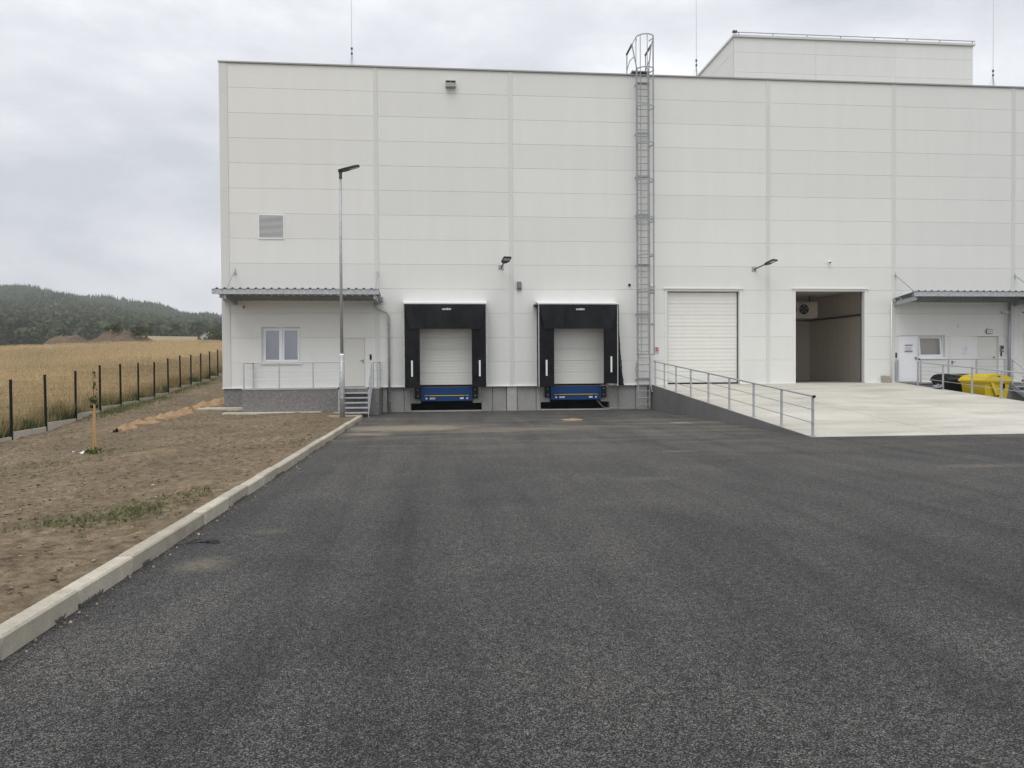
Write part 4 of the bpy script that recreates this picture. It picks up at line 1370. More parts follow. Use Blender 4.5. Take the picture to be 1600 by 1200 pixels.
# dock shelters
def shelter(x0, x1, label, open_side=False):
    zt, zb, yf = 4.42, 1.01, -0.60
    root = empty('dock_shelter', ((x0 + x1) / 2, yf / 2, zb), label, 'dock shelter')
    # outer aluminium profile
    b = MB()
    b.box(x0, x0 + .045, yf, yf + .05, zb, zt).box(x1 - .045, x1, yf, yf + .05, zb, zt).box(x0 + .0455, x1 - .0455, yf, yf + .05, zt - .05, zt)
    b.box(x0 + .004, x0 + .03, -.05, 0, zb, zt).box(x1 - .03, x1 - .004, -.05, 0, zb, zt)
    b.build('frame', 'galvanised_light', root)
    # roof sheet and side skirts with folds
    MB().prism([(yf + .01, zt + .001), (0, zt + .10), (0, zt + .115), (yf - .01, zt + .018), (yf - .01, zt - .03), (yf - .004, zt - .03)], 'x', x0 - .02, x1 + .02).build('roof_sheet', 'white_paint', root)
    for s_, xe in ((-1, x0), (1, x1)):
        rows = []
        for q in range(18):
            z = zb + .02 + (zt - zb - .06) * q / 17
            row = []
            for p in range(9):
                y = yf + .03 + (0 - yf - .04) * p / 8
                amp = .018
                off = 0.0
                if open_side and s_ == 1:
                    amp = .035
                    off = .06 + .25 * (1 - q / 17) ** 1.5 * math.sin(PI * (p + .5) / 9)
                row.append((xe - s_ * .02 + s_ * (off + amp * math.sin(q * 1.7 + p * 1.9) * math.sin(PI * p / 8)), y, z))
            rows.append(row)
        MB().sweep_grid(rows).build('side_skirt', 'black_tarpaulin', root, smooth=True)
    # side curtains (gently sagging) with white guide strips
    for s_ in (-1, 1):
        xe = x0 + .04 if s_ < 0 else x1 - .04
        xi = x0 + .65 if s_ < 0 else x1 - .62
        zc = zb if not (open_side and s_ == 1) else zb + .10
        rows = []
        for q in range(26):
            z = zc + (zt - .06 - zc) * q / 25
            rows.append([(xe + (xi - xe) * p / 10, yf - .004 - .012 * math.sin(q * .9 + p * .35 + s_) * math.sin(PI * p / 10) - .02 * p / 10, z) for p in range(11)])
        cu = MB().sweep_grid(rows).build('side_curtain', 'black_tarpaulin', root, smooth=True)
        dz = 0.13 if (open_side and s_ == 1) else 0
        xm = x0 + .33 if s_ < 0 else x1 - .30
        MB().box(xm - .035, xm + .035, yf - .048, yf - .04, 1.45 + dz, 2.10 + dz).build('guide_strip', 'white_paint', cu)
    # head curtain: trapezoid in front of the side curtains
    rows = []
    for q in range(12):
        u = q / 11
        z = zt - .06 - u * .99
        xa, xb = x0 + .05 + u * .20, x1 - .05 - u * .24
        rows.append([(xa + (xb - xa) * p / 20, yf - .13 + .07 * u - .014 * math.sin(p * .8 + q * .25) * u - (0.03 * math.sin(p * .55 + 1) * u if open_side else 0), z) for p in range(21)])
    hc = MB().sweep_grid(rows).build('head_curtain', 'skylit_tarpaulin', root, smooth=True)
    xc = (x0 + x1) / 2 + .05
    text_part('novoferm', 0.13, (xc, yf - .150, 4.17), hc, 'white_paint', shear=.25, bold=.004, width=.36)
    return root


shelter(-1.27, 2.09, 'black dock shelter in an aluminium frame, left of the two')
shelter(4.20, 7.53, 'black dock shelter with its right side skirt hanging loose', True)
# loose roll of tarp at the upper left corner of the right shelter
tag(MB().tube([(4.13, -.60, 4.30), (4.13, -.3, 4.33), (4.13, -.05, 4.36)], .07, 8).build('tarpaulin_roll', 'black_tarpaulin'), 'rolled tarpaulin end at the upper left of the right dock shelter', 'tarpaulin')


def leveller(x0, x1, label):
    root = empty('dock_leveller', ((x0 + x1) / 2, 0, .44), label, 'dock leveller')
    y = -0.10
    b = MB().box(x0, x0 + .09, y, .35, .44, 1.03).box(x1 - .09, x1, y, .35, .44, 1.03).box(x0 + .0905, x1 - .0905, y, .35, .44, .62)
    fr = b.build('frame', 'blue_paint', root)
    MB().cbox(x0 + .095, x1 - .095, y + .03, y + .06, .68, .985, .006).build('lip', 'blue_paint', root)
    MB().box(x0 + .095, x1 - .095, y + .02, .5, .99, 1.03).build('platform_edge', 'dark_steel', root)
    MB().box(x0 + .13, x1 - .13, y - .012, y + .028, .645, .675).build('yellow_bar', 'yellow_paint', root)
    for xx in (x0 + .28, x1 - .28):
        MB().box(xx - .06, xx + .06, y - .03, y - .001, .60, .66).build('bracket', 'blue_paint', fr)
    for xx, w in ((x0 + .21, .035), (x0 + .46, .11), (x1 - .43, .075), (x1 - .21, .035)):
        MB().box(xx - w, xx + w, y - .006, y - .001, .515, .575).build('label_plate', 'paper', fr)
    MB().box(x0 + .37, x0 + .55, y - .008, y - .0065, .535, .555).build('text_line', 'ink', fr)
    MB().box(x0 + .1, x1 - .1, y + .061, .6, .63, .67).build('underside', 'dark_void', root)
    return root


leveller(-0.59, 1.50, 'blue dock leveller with yellow bar under the left shelter')
leveller(4.79, 6.90, 'blue dock leveller with yellow bar under the right shelter')
for xa, lab in ((-.85, 'black rubber dock bumper left of the left blue leveller'), (1.515, 'black rubber dock bumper right of the left blue leveller'), (4.535, 'black rubber dock bumper left of the right blue leveller'), (6.915, 'black rubber dock bumper right of the right blue leveller')):
    bp = empty('dock_bumper', (xa + .115, 0, .54), lab, 'dock bumper')
    MB().cbox(xa, xa + .225, -.09, .074, .54, 1.0, .012).build('rubber_block', 'black_rubber', bp)
    for z in (.65, .9):
        MB().tube([(xa + .112, -.088, z), (xa + .112, -.096, z)], .022, 8).build('bolt_head', 'galvanised', bp)
tag(MB().tube([(6.75, .05, .42), (6.85, .0, .30), (7.0, -.05, .12), (7.2, -.06, .07), (7.6, -.05, .075), (8.2, -.04, .07), (8.5, -.03, .09)], .012, 6).build('cable', 'cable'), 'thin grey cable lying from the right dock pit to the ladder', 'cable')


# canopies
def canopy(x0, x1, brackets, label, right_gutter, gutter_end):
    yf, zf0, zf1 = -1.58, 4.66, 4.85
    root = empty('canopy', ((x0 + x1) / 2, 0, 4.4), label, 'canopy')
    # front channel beam
    MB().box(x0, x1, yf, yf + .012, zf0, zf1).box(x0, x1, yf + .0125, yf + .07, zf0, zf0 + .01).box(x0, x1, yf + .0125, yf + .07, zf1 - .01, zf1).build('front_beam', 'galvanised_light', root)
    MB().box(x0 + .02, x1 - .02, -.62, -.56, 4.60, 4.70).build('purlin', 'galvanised', root)
    # trapezoidal sheet falling towards the wall
    pitch, prof, x = .29, [], x0 - .02
    while x < x1:
        for dx, dz in ((0, 0), (.15, 0), (.185, .055), (.235, .055), (.27, 0)):
            if x + dx <= x1 + .03:
                prof.append((x + dx, dz))
        x += pitch
    rows = [[(px_, y, z + pz_ + t) for px_, pz_ in prof] for y, z, t in ((yf - .03, 4.856, 0), (-.16, 4.70, 0))]
    MB().sweep_grid(rows).build('roof_sheet', 'steel_grey', root)
    # wall gutter
    gx0, gx1 = x0 + .05, gutter_end
    MB().box(gx0, gx1, -.22, -.20, 4.53, 4.70).box(gx0, gx1, -.20, -.01, 4.53, 4.55).box(gx0 - .012, gx0, -.22, -.01, 4.53, 4.72).box(gx1, gx1 + .012, -.22, -.01, 4.53, 4.72).build('gutter', 'galvanised', root)
    for xb in brackets:
        br = MB().prism([(-.005, 4.40), (-.005, 4.58), (yf + .09, 4.66), (yf + .09, 4.50)], 'x', xb - .05, xb + .05).build('bracket_beam', 'galvanised', root)
        MB().box(xb - .10, xb + .10, -.014, -.001, 4.36, 4.62).build('wall_plate', 'galvanised', br)
        rd = MB().tube([(xb + .02, -.03, 5.74), (xb + .02, -1.38, 4.86)], .026, 8).build('tie_rod', 'galvanised', root)
        MB().prism([(-.001, 5.60), (-.001, 5.88), (-.09, 5.73)], 'x', xb - .008 + .02, xb + .008 + .02).box(xb - .05, xb + .09, -.012, -.001, 5.58, 5.60).build('gusset', 'galvanised', rd)
        MB().box(xb - .05, xb + .09, -1.42, -1.34, 4.67, 4.90).build('anchor', 'galvanised', rd)
    return root


canopy(-8.43, -2.16, (-7.98, -2.33), 'corrugated steel canopy over the left entrance platform', True, -2.12)
canopy(19.87, 31.0, (20.0, 25.62), 'corrugated steel canopy over the landing at the right', False, 31.0)


def downpipe(pts, label, mat='galvanised', r=.045, clips=()):
    root = empty('downpipe', (pts[-1][0], pts[-1][1], pts[-1][2]), label, 'downpipe')
    MB().tube(pts, r, 10).build('pipe', mat, root, smooth=True)
    for z in clips:
        x, y = pts[-1][0], pts[-1][1]
        MB().tube([(x, y, z - .02), (x, y, z + .02)], r + .012, 10).box(x - .012, x + .012, y, 0, z - .012, z + .012).build('clip', mat, root)
    return root


downpipe([(-2.42, -.13, 4.54), (-2.42, -.13, 4.36), (-2.35, -.13, 4.27), (-1.95, -.13, 4.05), (-1.88, -.13, 3.95), (-1.88, -.13, .03)], 'grey steel downpipe beside the left dock shelter', clips=(3.6, 2.2, .5))
downpipe([(25.28, -.15, 4.54), (25.28, -.15, 1.06)], 'grey steel downpipe at the right end of the landing', r=.06, clips=(4.1, 2.9))
downpipe([(19.80, -.10, 4.54), (19.80, -.10, 1.06)], 'white downpipe between the open doorway and the white door', mat='white_paint', r=.025, clips=(3.4,))
tag(MB().box(20.02, 20.14, -.10, -.09, ZF, 2.03).box(20.13, 20.14, -.0895, -.02, ZF, 2.03).build('corner_guard', 'galvanised'), 'grey metal corner guard beside the white panelled door', 'corner guard')


# roof ladder with safety cage
def ladder():
    xl, xr, y = 8.46, 8.96, -.25
    root = empty('roof_ladder', (8.71, -.25, .1), 'tall galvanised roof ladder with hooped safety cage', 'ladder')
    for x in (xl, xr):
        MB().box(x - .024, x + .024, y - .03, y + .03, .95 if x == xr else .28, 14.25).build('stile', 'galvanised_dull', root)
    MB().box(xr - .010, xr + .010, y - .02, y + .02, .13, .93).build('stile', 'galvanised_light', root, label='short lower extension of the right ladder stile')
    for k in range(49):
        z = .21 + k * .28
        MB().tube([(xl, y, z), (xr, y, z)], .019, 6).build('rung', 'galvanised_dull', root)
    for z in (1.25, 4.0, 6.05, 8.15, 9.75, 11.55, 13.6):
        MB().box(xl - .05, xr + .05, y + .03, y + .05, z - .05, z + .05).box(xl - .04, xl - .01, y + .05, 0, z - .02, z + .02).box(xr + .01, xr + .04, y + .05, 0, z - .02, z + .02).build('wall_bracket', 'galvanised_dull', root)
    cx, cy, R = (xl + xr) / 2, y - .30, .37
    def hoop(z, rad=.018):
        pts = [(xl, y, z)] + [(cx + R * math.cos(a), cy + R * math.sin(a), z) for a in [PI + .25 + (PI - .5 + 2 * .25 - .5) * 0 + t * (PI - 0.5 + .5) / 12 - .25 for t in range(13)]] + [(xr, y, z)]
        b = MB()
        for p, q in zip(pts, pts[1:]):
            p, q = Vector(p), Vector(q)
            b.add([(p.x, p.y, p.z - .025), (q.x, q.y, q.z - .025), (q.x, q.y, q.z + .025), (p.x, p.y, p.z + .025)], [(0, 1, 2, 3)])
            c_ = Vector((cx, cy, z))
            def o_(s):
                dd = Vector((s.x - c_.x, s.y - c_.y, 0)).normalized() * .008
                return (s.x + dd.x, s.y + dd.y)
            p2, q2 = o_(p), o_(q)
            b.add([(p2[0], p2[1], p.z - .025), (q2[0], q2[1], q.z - .025), (q2[0], q2[1], q.z + .025), (p2[0], p2[1], p.z + .025)], [(0, 1, 2, 3)])
        return b.build('hoop', 'galvanised_dull', root)
    for z in (2.30, 3.55, 4.86, 4.98, 6.4, 7.82, 7.95, 9.5, 11.0, 12.5, 14.05, 15.38):
        hoop(z)
    for a in (PI, PI + .79, PI + 1.57, PI + 2.36, 2 * PI):
        x, yy = cx + R * math.cos(a), cy + R * math.sin(a)
        z0 = 2.28
        MB().box(x - .015, x + .015, yy - .006, yy + .006, z0, 15.40).build('cage_bar', 'galvanised_dull', root)
    # walk-through rails on to the roof
    for s_, x, xt in ((-1, xl, 8.28), (1, xr, 9.10)):
        MB().tube([(x, y, 14.2), (xt, -.12, 15.26)], .028, 8).build('handrail_upright', 'galvanised_dull', root)
        MB().tube([(xt, -.12, 15.26), (xt, .75, 15.20)], .045, 8).build('hand_grip', 'dark_steel', root)
        MB().tube([(xt, .72, 15.2), (xt, .72, 13.7)], .024, 8).build('handrail_post', 'galvanised_dull', root)
        MB().tube([(xt + s_ * -.06, -.18, 14.72), (xt, .2, 14.72), (xt, .72, 14.52)], .018, 6).build('knee_rail', 'galvanised_dull', root)
        MB().tube([(xt, -.12, 15.26), (cx + s_ * R, cy, 15.38)], .016, 6).build('cage_stay', 'galvanised_dull', root)
    MB().box(8.30, 9.06, -.12, .50, 14.15, 14.19).prism([(8.20, 14.08), (8.42, 14.40), (8.42, 14.20), (8.3, 14.08)], 'y', .3, .33).build('step_plate', 'galvanised_dull', root)
    MB().tube([(xl - .05, y - .03, 2.0), (xl - .09, y - .03, 1.7), (xl - .05, y - .03, 1.35)], .035, 8).build('locking_plate', 'galvanised_dull', root)
    MB().tube([(xr + .03, y - .05, 1.06), (xr + .09, y - .06, .74)], .03, 8).build('hinge_arm', 'galvanised_light', root)


ladder()


# lightning rods on the roof
def rod(x, y, label):
    root = empty('lightning_rod', (x, y, 13.7), label, 'lightning rod')
    MB().tube([(x, y, 13.7), (x, y, 16.0)], .022, 6).build('mast', 'galvanised', root)
    MB().tube([(x, y, 16.0), (x, y, 19.6)], .011, 6, r2=.006).build('rod', 'galvanised', root)
    MB().tube([(x, y, 15.72), (x, y, 15.80)], .045, 8).tube([(x, y, 15.93), (x, y, 16.02)], .045, 8).build('clamp', 'dark_steel', root)
    for k in range(3):
        th = k * 2 * PI / 3 + .5
        MB().tube([(x, y, 15.75), (x + .55 * math.cos(th), y + .55 * math.sin(th), 13.72)], .006, 5).build('stay', 'galvanised', root)
        MB().tube([(x + .55 * math.cos(th), y + .55 * math.sin(th), 13.70), (x + .55 * math.cos(th), y + .55 * math.sin(th), 13.80)], .15, 10).build('ballast_block', 'concrete_plinth', root)


rod(-3.57, 3, 'thin lightning rod rising from the roof above the lamp post')
rod(12.15, 3, 'thin lightning rod left of the rooftop block')
rod(26.9, 3, 'thin lightning rod in front of the right end of the rooftop block')


# ------------------------------------------------------------------ platforms, steps, railings
def railing(name, path, h, label, posts, mid=2, post_w=.024, parent=None, caps=()):
    """path: list of foot points; rails follow it, posts at the given points"""
    root = empty(name, path[0], label, 'railing')
    up = lambda p, z: (p[0], p[1], p[2] + z)
    MB().tube([up(p, h) for p in path], .024, 8).build('top_rail', 'rail_grey', root)
    for k in range(mid):
        z = h * (k + 1) / (mid + 1)
        MB().tube([up(p, z) for p in path], .011, 6).build('mid_rail', 'rail_grey', root)
    for p in posts:
        po = MB().box(p[0] - post_w, p[0] + post_w, p[1] - post_w, p[1] + post_w, p[2] - .02, p[2] + h - .02).build('post', 'rail_grey', root)
        MB().box(p[0] - .06, p[0] + .06, p[1] - .06, p[1] + .06, p[2], p[2] + .012).build('base_plate', 'rail_grey', po)
    for p in caps:
        MB().tube([(p[0], p[1] - .02, p[2] + h), (p[0], p[1] + .03, p[2] + h)], .034, 8).build('end_cap', 'black_rubber', root)
    return root


ep = empty('entrance_platform', (-4.75, -.86, 0), 'grey speckled entrance platform in front of the left door', 'platform')
MB().box(-7.32, -2.19, -1.72, -.001, -.02, 1.0).build('plinth', 'mosaic_plaster', ep)
MB().box(-7.34, -2.17, -1.74, -.002, 1.001, 1.045).build('deck_slab', 'concrete_column', ep)
railing('platform_railing', [(-7.27, -.08, 1.046), (-7.27, -1.67, 1.046), (-3.62, -1.67, 1.046)], .99, 'grey tube railing along the left entrance platform', [(-7.27, -.12, 1.046), (-7.27, -1.67, 1.046), (-5.95, -1.67, 1.046), (-4.68, -1.67, 1.046), (-3.62, -1.67, 1.046)])
railing('platform_railing', [(-2.40, -1.67, 1.046), (-2.24, -1.67, 1.046), (-2.24, -.08, 1.046)], .99, 'short grey return railing at the right end of the entrance platform', [(-2.40, -1.67, 1.046), (-2.24, -1.67, 1.046), (-2.24, -.12, 1.046)])


def steps(x0, x1, ytop, run, n, ztop, label, rail_label=None, left_rail=True):
    root = empty('steps', ((x0 + x1) / 2, ytop - run * n, 0), label, 'steps')
    rise = ztop / (n + 1)
    for k in range(n):
        z, y = ztop - rise * (k + 1), ytop - run * k
        t_ = MB().box(x0 + .02, x1 - .02, y - run - .02, y - .0, z - .03, z).box(x0 + .02, x1 - .02, y - run - .025, y - run - .0205, z - .045, z + .002).build('tread', 'galvanised_light', root)
    for x in (x0, x1):
        MB().prism([(ytop, ztop - .02), (ytop, ztop - .25), (ytop - run * n - .12, 0.0), (ytop - run * n - .12, .13)], 'x', x - .012, x + .012).build('stringer', 'galvanised', root)
    for x in ((x0, x1) if left_rail else (x0,)):
        y0, y1 = ytop - .05, ytop - run * n - .08
        zt, zb = ztop, rise * .5
        MB().tube([(x, y0, zt + .98), (x, y1, zb + .98)], .022, 8).build('handrail', 'rail_grey', root)
        for q in (.33, .66):
            MB().tube([(x, y0, zt + .98 * q), (x, y1, zb + .98 * q)], .010, 6).build('mid_rail', 'rail_grey', root)
        for u in (0.02, .5, .98):
            y, z = y0 + (y1 - y0) * u, zt + (zb - zt) * u
            MB().box(x - .02, x + .02, y - .02, y + .02, z - .15 if u < .9 else 0.0, z + .97).build('post', 'rail_grey', root)
        MB().tube([(x, y1 - .03, zb + .98), (x, y1 + .02, zb + .98)], .032, 8).build('end_cap', 'black_rubber', root)
    return root


steps(-3.53, -2.46, -1.745, .28, 5, 1.05, 'galvanised open steps leading up to the left entrance platform')

# paving slabs round the platform foot
for xa, xb, ya, yb, z, lab in ((-9.3, -7.36, -.62, .015, .275, 'pale concrete paving slab at the left corner of the warehouse'), (-7.95, -4.35, -2.22, -1.725, .155, 'long pale concrete paving strip in front of the entrance platform'), (-4.30, -3.66, -2.45, -1.73, .12, 'short pale concrete slab beside the foot of the left steps')):
    tag(MB().cbox(xa, xb, ya, yb, z - .12, z, .012).build('paving_slab', 'concrete_board'), lab, 'paving slab')

# concrete ramp up to the doors: slabs, side walls
ramp_root = empty('concrete_ramp', (14.5, -7, 0), kind='structure')
XR0, XR1, YE = 9.12, 20.12, -13.85
rz = lambda y: max(0.0, 1.045 * (1 - y / YE)) if y > YE else 0.0
slab_x = [XR0, 12.75, 16.4, XR1]
slab_y = [-.02, -4.6, -9.2, YE]
for a0, a1 in zip(slab_x, slab_x[1:]):
    for b0, b1 in zip(slab_y, slab_y[1:]):
        g = .010
        vs = [(a0 + g, b0 - g, rz(b0)), (a1 - g, b0 - g, rz(b0 - g)), (a1 - g, b1 + g, rz(b1 + g) + .012), (a0 + g, b1 + g, rz(b1 + g) + .012)]
        vs = [(x_, y_, 1.045 * (1 - y_ / YE) + .012 * (y_ / YE)) for x_, y_, z_ in vs]
        bot = [(x_, y_, max(-.05, z_ - .2)) for x_, y_, z_ in vs]
        MB().add(vs + bot, [(0, 3, 2, 1), (4, 5, 6, 7), (0, 1, 5, 4), (1, 2, 6, 5), (2, 3, 7, 6), (3, 0, 4, 7)]).build('slab', 'concrete_ramp', ramp_root)
for xa, xb in ((XR0 - .012, XR0 + .004), (XR1 - .004, XR1 + .012)):
    MB().prism([(.02, -.03), (.02, 1.03), (YE + .1, .012), (YE + .1, -.03)], 'x', xa, xb).build('side_wall', 'render_grey', ramp_root)
MB().box(XR0, XR1, .0, .02, 0, 1.02).build('end_wall', 'render_grey', ramp_root)

rp = lambda y, x: (x, y, 1.045 * (1 - y / YE) + .012 * (y / YE))
py = [-.25, -1.55, -3.05, -4.75, -6.55, -8.4, -10.25, -12.05, -13.75]
railing('ramp_railing', [rp(-.18, 9.2), rp(-13.82, 9.2)], .98, 'long sloping grey railing down the left edge of the concrete ramp', [rp(y, 9.2) for y in py], caps=[rp(-.18, 9.2), rp(-13.82, 9.2)])
py = [-1.62, -3.2, -4.85, -6.35, -8.1, -9.9, -11.8, -13.6]
railing('ramp_railing', [rp(-1.55, 20.02), rp(-13.7, 20.02)], .98, 'sloping grey railing between the concrete ramp and the bins', [rp(y, 20.02) for y in py])

# landing on the right
lp = empty('landing_platform', (23, -.8, 0), 'grey landing in front of the white door at the right', 'platform')
MB().box(20.14, 29.5, -1.55, -.001, -.02, 1.0).build('plinth', 'render_grey', lp)
MB().box(20.135, 29.52, -1.57, -.002, 1.001, 1.043).build('deck_slab', 'concrete_plinth', lp)
railing('landing_railing', [(20.16, -1.5, 1.044), (24.12, -1.5, 1.044)], .99, 'grey tube railing along the right landing behind the bins', [(20.22, -1.5, 1.044), (21.46, -1.5, 1.044), (22.72, -1.5, 1.044), (24.0, -1.5, 1.044)], caps=[(20.16, -1.5, 1.044)])
steps(24.22, 25.35, -1.575, .28, 5, 1.05, 'grey steel steps leading down from the right landing')
railing('landing_railing', [(25.4, -1.5, 1.044), (29.3, -1.5, 1.044)], .99, 'grey tube railing on the landing right of the steel steps', [(25.45, -1.5, 1.044), (26.7, -1.5, 1.044), (28.0, -1.5, 1.044), (29.2, -1.5, 1.044)])


# ------------------------------------------------------------------ waste bins
def waste_bin(cx, cy, rot, mat, label):
    """four-wheeled bin, long side along local x, rounded lid"""
    root = empty('waste_bin', (cx, cy, 0), label, 'waste bin')
    root.rotation_euler = (0, 0, rot)
    def put(b, name, m_, parent=root, sm=False):
        me = bpy.data.meshes.new(name)
        me.from_pydata(b.v, [], b.f)
        me.update()
        if sm:
            me.polygons.foreach_set('use_smooth', [True] * len(me.polygons))
        me.materials.append(MATS[m_])
        o = bpy.data.objects.new(name, me)
        COL.objects.link(o)
        o.parent = parent
        return o
    # tapered body
    lo, hi = (.56, .40), (.655, .50)
    z0, z1 = .20, 1.10
    vs = [(sx * lo[0], sy * lo[1], z0) for sx, sy in ((-1, -1), (1, -1), (1, 1), (-1, 1))] + [(sx * hi[0], sy * hi[1], z1) for sx, sy in ((-1, -1), (1, -1), (1, 1), (-1, 1))]
    body = put(MB().add(vs, [(3, 2, 1, 0), (0, 1, 5, 4), (1, 2, 6, 5), (2, 3, 7, 6), (3, 0, 4, 7), (4, 5, 6, 7)]), 'body', mat)
    rim = MB().cbox(-.685, .685, -.53, .53, 1.06, 1.13, .015)
    put(rim, 'rim', mat, body)
    rb = MB()
    for x in (-.42, -.14, .14, .42):
        rb.add([(x - .02, -.405, z0 + .02), (x + .02, -.405, z0 + .02), (x + .02, -.515, z1 - .05), (x - .02, -.515, z1 - .05), (x - .02, -.425, z0 + .02), (x + .02, -.425, z0 + .02), (x + .02, -.535, z1 - .05), (x - .02, -.535, z1 - .05)], [(4, 5, 6, 7), (0, 4, 7, 3), (5, 1, 2, 6)])
    for x in (-.3, .3):
        rb.box(x - .035, x + .035, -.555, -.5, .98, 1.06)
    put(rb, 'ribs', mat, body)
    # barrel lid, axis along x, with raised ribs
    prof = [(-.56, 1.13), (-.565, 1.18), (-.47, 1.28), (-.31, 1.365), (-.1, 1.41), (.1, 1.41), (.31, 1.365), (.47, 1.28), (.565, 1.18), (.56, 1.13)]
    lid = put(MB().prism(prof, 'x', -.70, .70), 'lid', mat)
    lr = MB()
    for k in range(6):
        x = -.55 + k * .22
        lr.prism([(y, z + .014) for y, z in prof[1:-1]] + [(y, z - .01) for y, z in prof[1:-1][::-1]], 'x', x - .035, x + .035)
    put(lr, 'lid_ribs', mat, lid)
    lf = MB().box(-.715, .715, -.585, -.55, 1.10, 1.19)
    for s_ in (-1, 1):
        lf.prism([(y * 1.02, z + .01) for y, z in prof] , 'x', s_ * .70, s_ * .722)
    put(lf, 'lid_rim', mat, lid)
    dk = 'black_rubber'
    for s_ in (-1, 1):
        arm = MB()
        a0, a1 = s_ * .665, s_ * .70
        arm.prism([(.30, 1.12), (.16, 1.12), (-.02, .62), (.05, .56)], 'x', a0, a1)
        put(arm, 'lid_arm', mat)
        put(MB().tube([(s_ * .62, .02, .60), (s_ * .74, .02, .60)], .035, 8), 'pivot', dk)
        put(MB().prism([(-.16, .90), (-.16, 1.04), (-.30, 1.06), (-.32, .92), (-.24, .82)], 'x', s_ * .655, s_ * .672), 'grip', dk)
        put(MB().box(s_ * .724 - .004, s_ * .724 + .004, -.1, .04, 1.32, 1.35), 'lid_slot', dk, lid)
    for sx in (-.45, .45):
        for sy in (-.3, .3):
            wroot = put(MB().tube([(sx - .025, sy, .10), (sx + .025, sy, .10)], .10, 14), 'wheel', dk)
            put(MB().box(sx - .04, sx - .03, sy - .03, sy + .03, .08, .21).box(sx + .03, sx + .04, sy - .03, sy + .03, .08, .21), 'castor_fork', 'galvanised', wroot)
    return root


waste_bin(21.04, -4.18, PI / 2, 'bin_yellow', 'yellow four-wheeled waste bin with rounded lid behind the ramp railing')
waste_bin(21.02, -2.55, 0.02, 'bin_black', 'black four-wheeled waste bin behind the yellow one')

# cloth thrown over the lower rail, board leaning on the wall
rows = []
for q in range(8):
    rows.append([(20.02 + .05 * math.sin(q * 1.3 + p), -2.62 - .62 * p / 9 + .02 * math.sin(q * 2), rp(-2.9, 20)[2] + .02 + .14 * math.sin(PI * (q + .5) / 8) * (1 + .4 * math.sin(p * 2.1)) * (0.4 + .6 * math.sin(PI * (p + .5) / 10)) + q * .002) for p in range(10)])
rows = [[(x + (q - 4) * .025, y, z) for x, y, z in r] for q, r in enumerate(rows)]
tag(MB().sweep_grid(rows).build('rag', 'cloth_grey'), 'crumpled grey rag on the ramp edge in front of the black bin', 'rag')
bd = empty('wooden_boards', (19.56, -.2, 1.04), 'two short grey boards leaning on the wall beside the downpipe', 'boards')
for k, (xa, xb) in enumerate(((19.37, 19.54), (19.55, 19.74))):
    b = MB().box(xa, xb, -.02, .015, 0, .31 - .02 * k)
    b.v = [(x, y - .20 + z * .45, 1.042 - .012 + z) for x, y, z in b.v]
    b.build('board', 'wood_grey', bd)


# ------------------------------------------------------------------ street lamp
sl = empty('street_lamp', (-3.21, -4.83, .1), 'tall galvanised lamp post with flat black head beside the steps', 'street lamp')
lx, ly = -3.21, -4.83
MB().tube([(lx, ly, .0), (lx, ly, 2.24)], .088, 14).build('lower_sleeve', 'galvanised', sl, smooth=True)
MB().tube([(lx, ly, 2.24), (lx, ly, 2.29)], .092, 14, r2=.055).build('collar', 'white_paint', sl)
MB().tube([(lx, ly, 2.28), (lx, ly, 5.5), (lx + .02, ly, 8.36)], .055, 12, r2=.040).build('pole', 'galvanised', sl, smooth=True)
MB().box(lx - .05, lx + .05, ly - .093, ly - .085, .75, 1.10).build('hatch', 'galvanised', sl)
hd = MB()
mt = MB().tube([(lx + .02, ly, 8.30), (lx + .02, ly, 8.55)], .055, 10).tube([(lx + .02, ly, 8.52), (lx + .10, ly - .02, 8.60)], .055, 8).build('mount', 'dark_steel', sl)
dirv = Vector((1, -.25, .18)).normalized()
sv = Vector((0, 0, 1)).cross(dirv).normalized()
nv_ = dirv.cross(sv)
o_ = Vector((lx - .03, ly, 8.58))
PT = lambda a, b_, c: (o_ + dirv * a + sv * b_ + nv_ * c)[:]
outl = [(-.02, -.05), (-.02, .05), (.22, .10), (.62, .115), (.72, .08), (.75, 0), (.72, -.08), (.62, -.115), (.22, -.10)]
n = len(outl)
thick = [.07, .07, .06, .03, .025, .02, .025, .03, .06]
hd.add([PT(a, b_, -t_) for (a, b_), t_ in zip(outl, thick)] + [PT(a, b_ * .85, .03) for a, b_ in outl], [tuple(range(n)), tuple(range(n, 2 * n))[::-1]] + [(k, n + k, n + (k + 1) % n, (k + 1) % n) for k in range(n)])
hh_ = hd.build('lamp_head', 'lamp_black', sl)
MB().add([PT(.40, -.085, -.058), PT(.40, .085, -.058), PT(.68, .07, -.036), PT(.70, 0, -.035), PT(.68, -.07, -.036)], [(0, 1, 2, 3, 4)]).build('lens', 'lamp_lens', hh_)

# ------------------------------------------------------------------ kerb
kerb = empty('kerb', (-2.62, -20, 0), kind='structure')
r_ = random.Random(3)
for k in range(-24, 29):
    y0 = -32.93 + k
    if y0 < -56 or y0 + 1 > -4.8:
        continue
    dx, dz = r_.uniform(-.006, .006), r_.uniform(-.006, .005)
    MB().cbox(-2.70 + dx, -2.555 + dx, y0 + .009, y0 + .991, -.15, .142 + dz, .014).build('kerb_stone', 'kerb_concrete', kerb)
MB().cbox(-2.70, -2.555, -4.925, -4.45, -.15, .14, .012).build('kerb_stone', 'kerb_concrete', kerb)
for k in range(2):
    MB().cbox(-3.72 + k * .505, -3.225 + k * .505, -4.46, -4.38, -.1, .14, .01).build('kerb_stone', 'kerb_concrete', kerb)

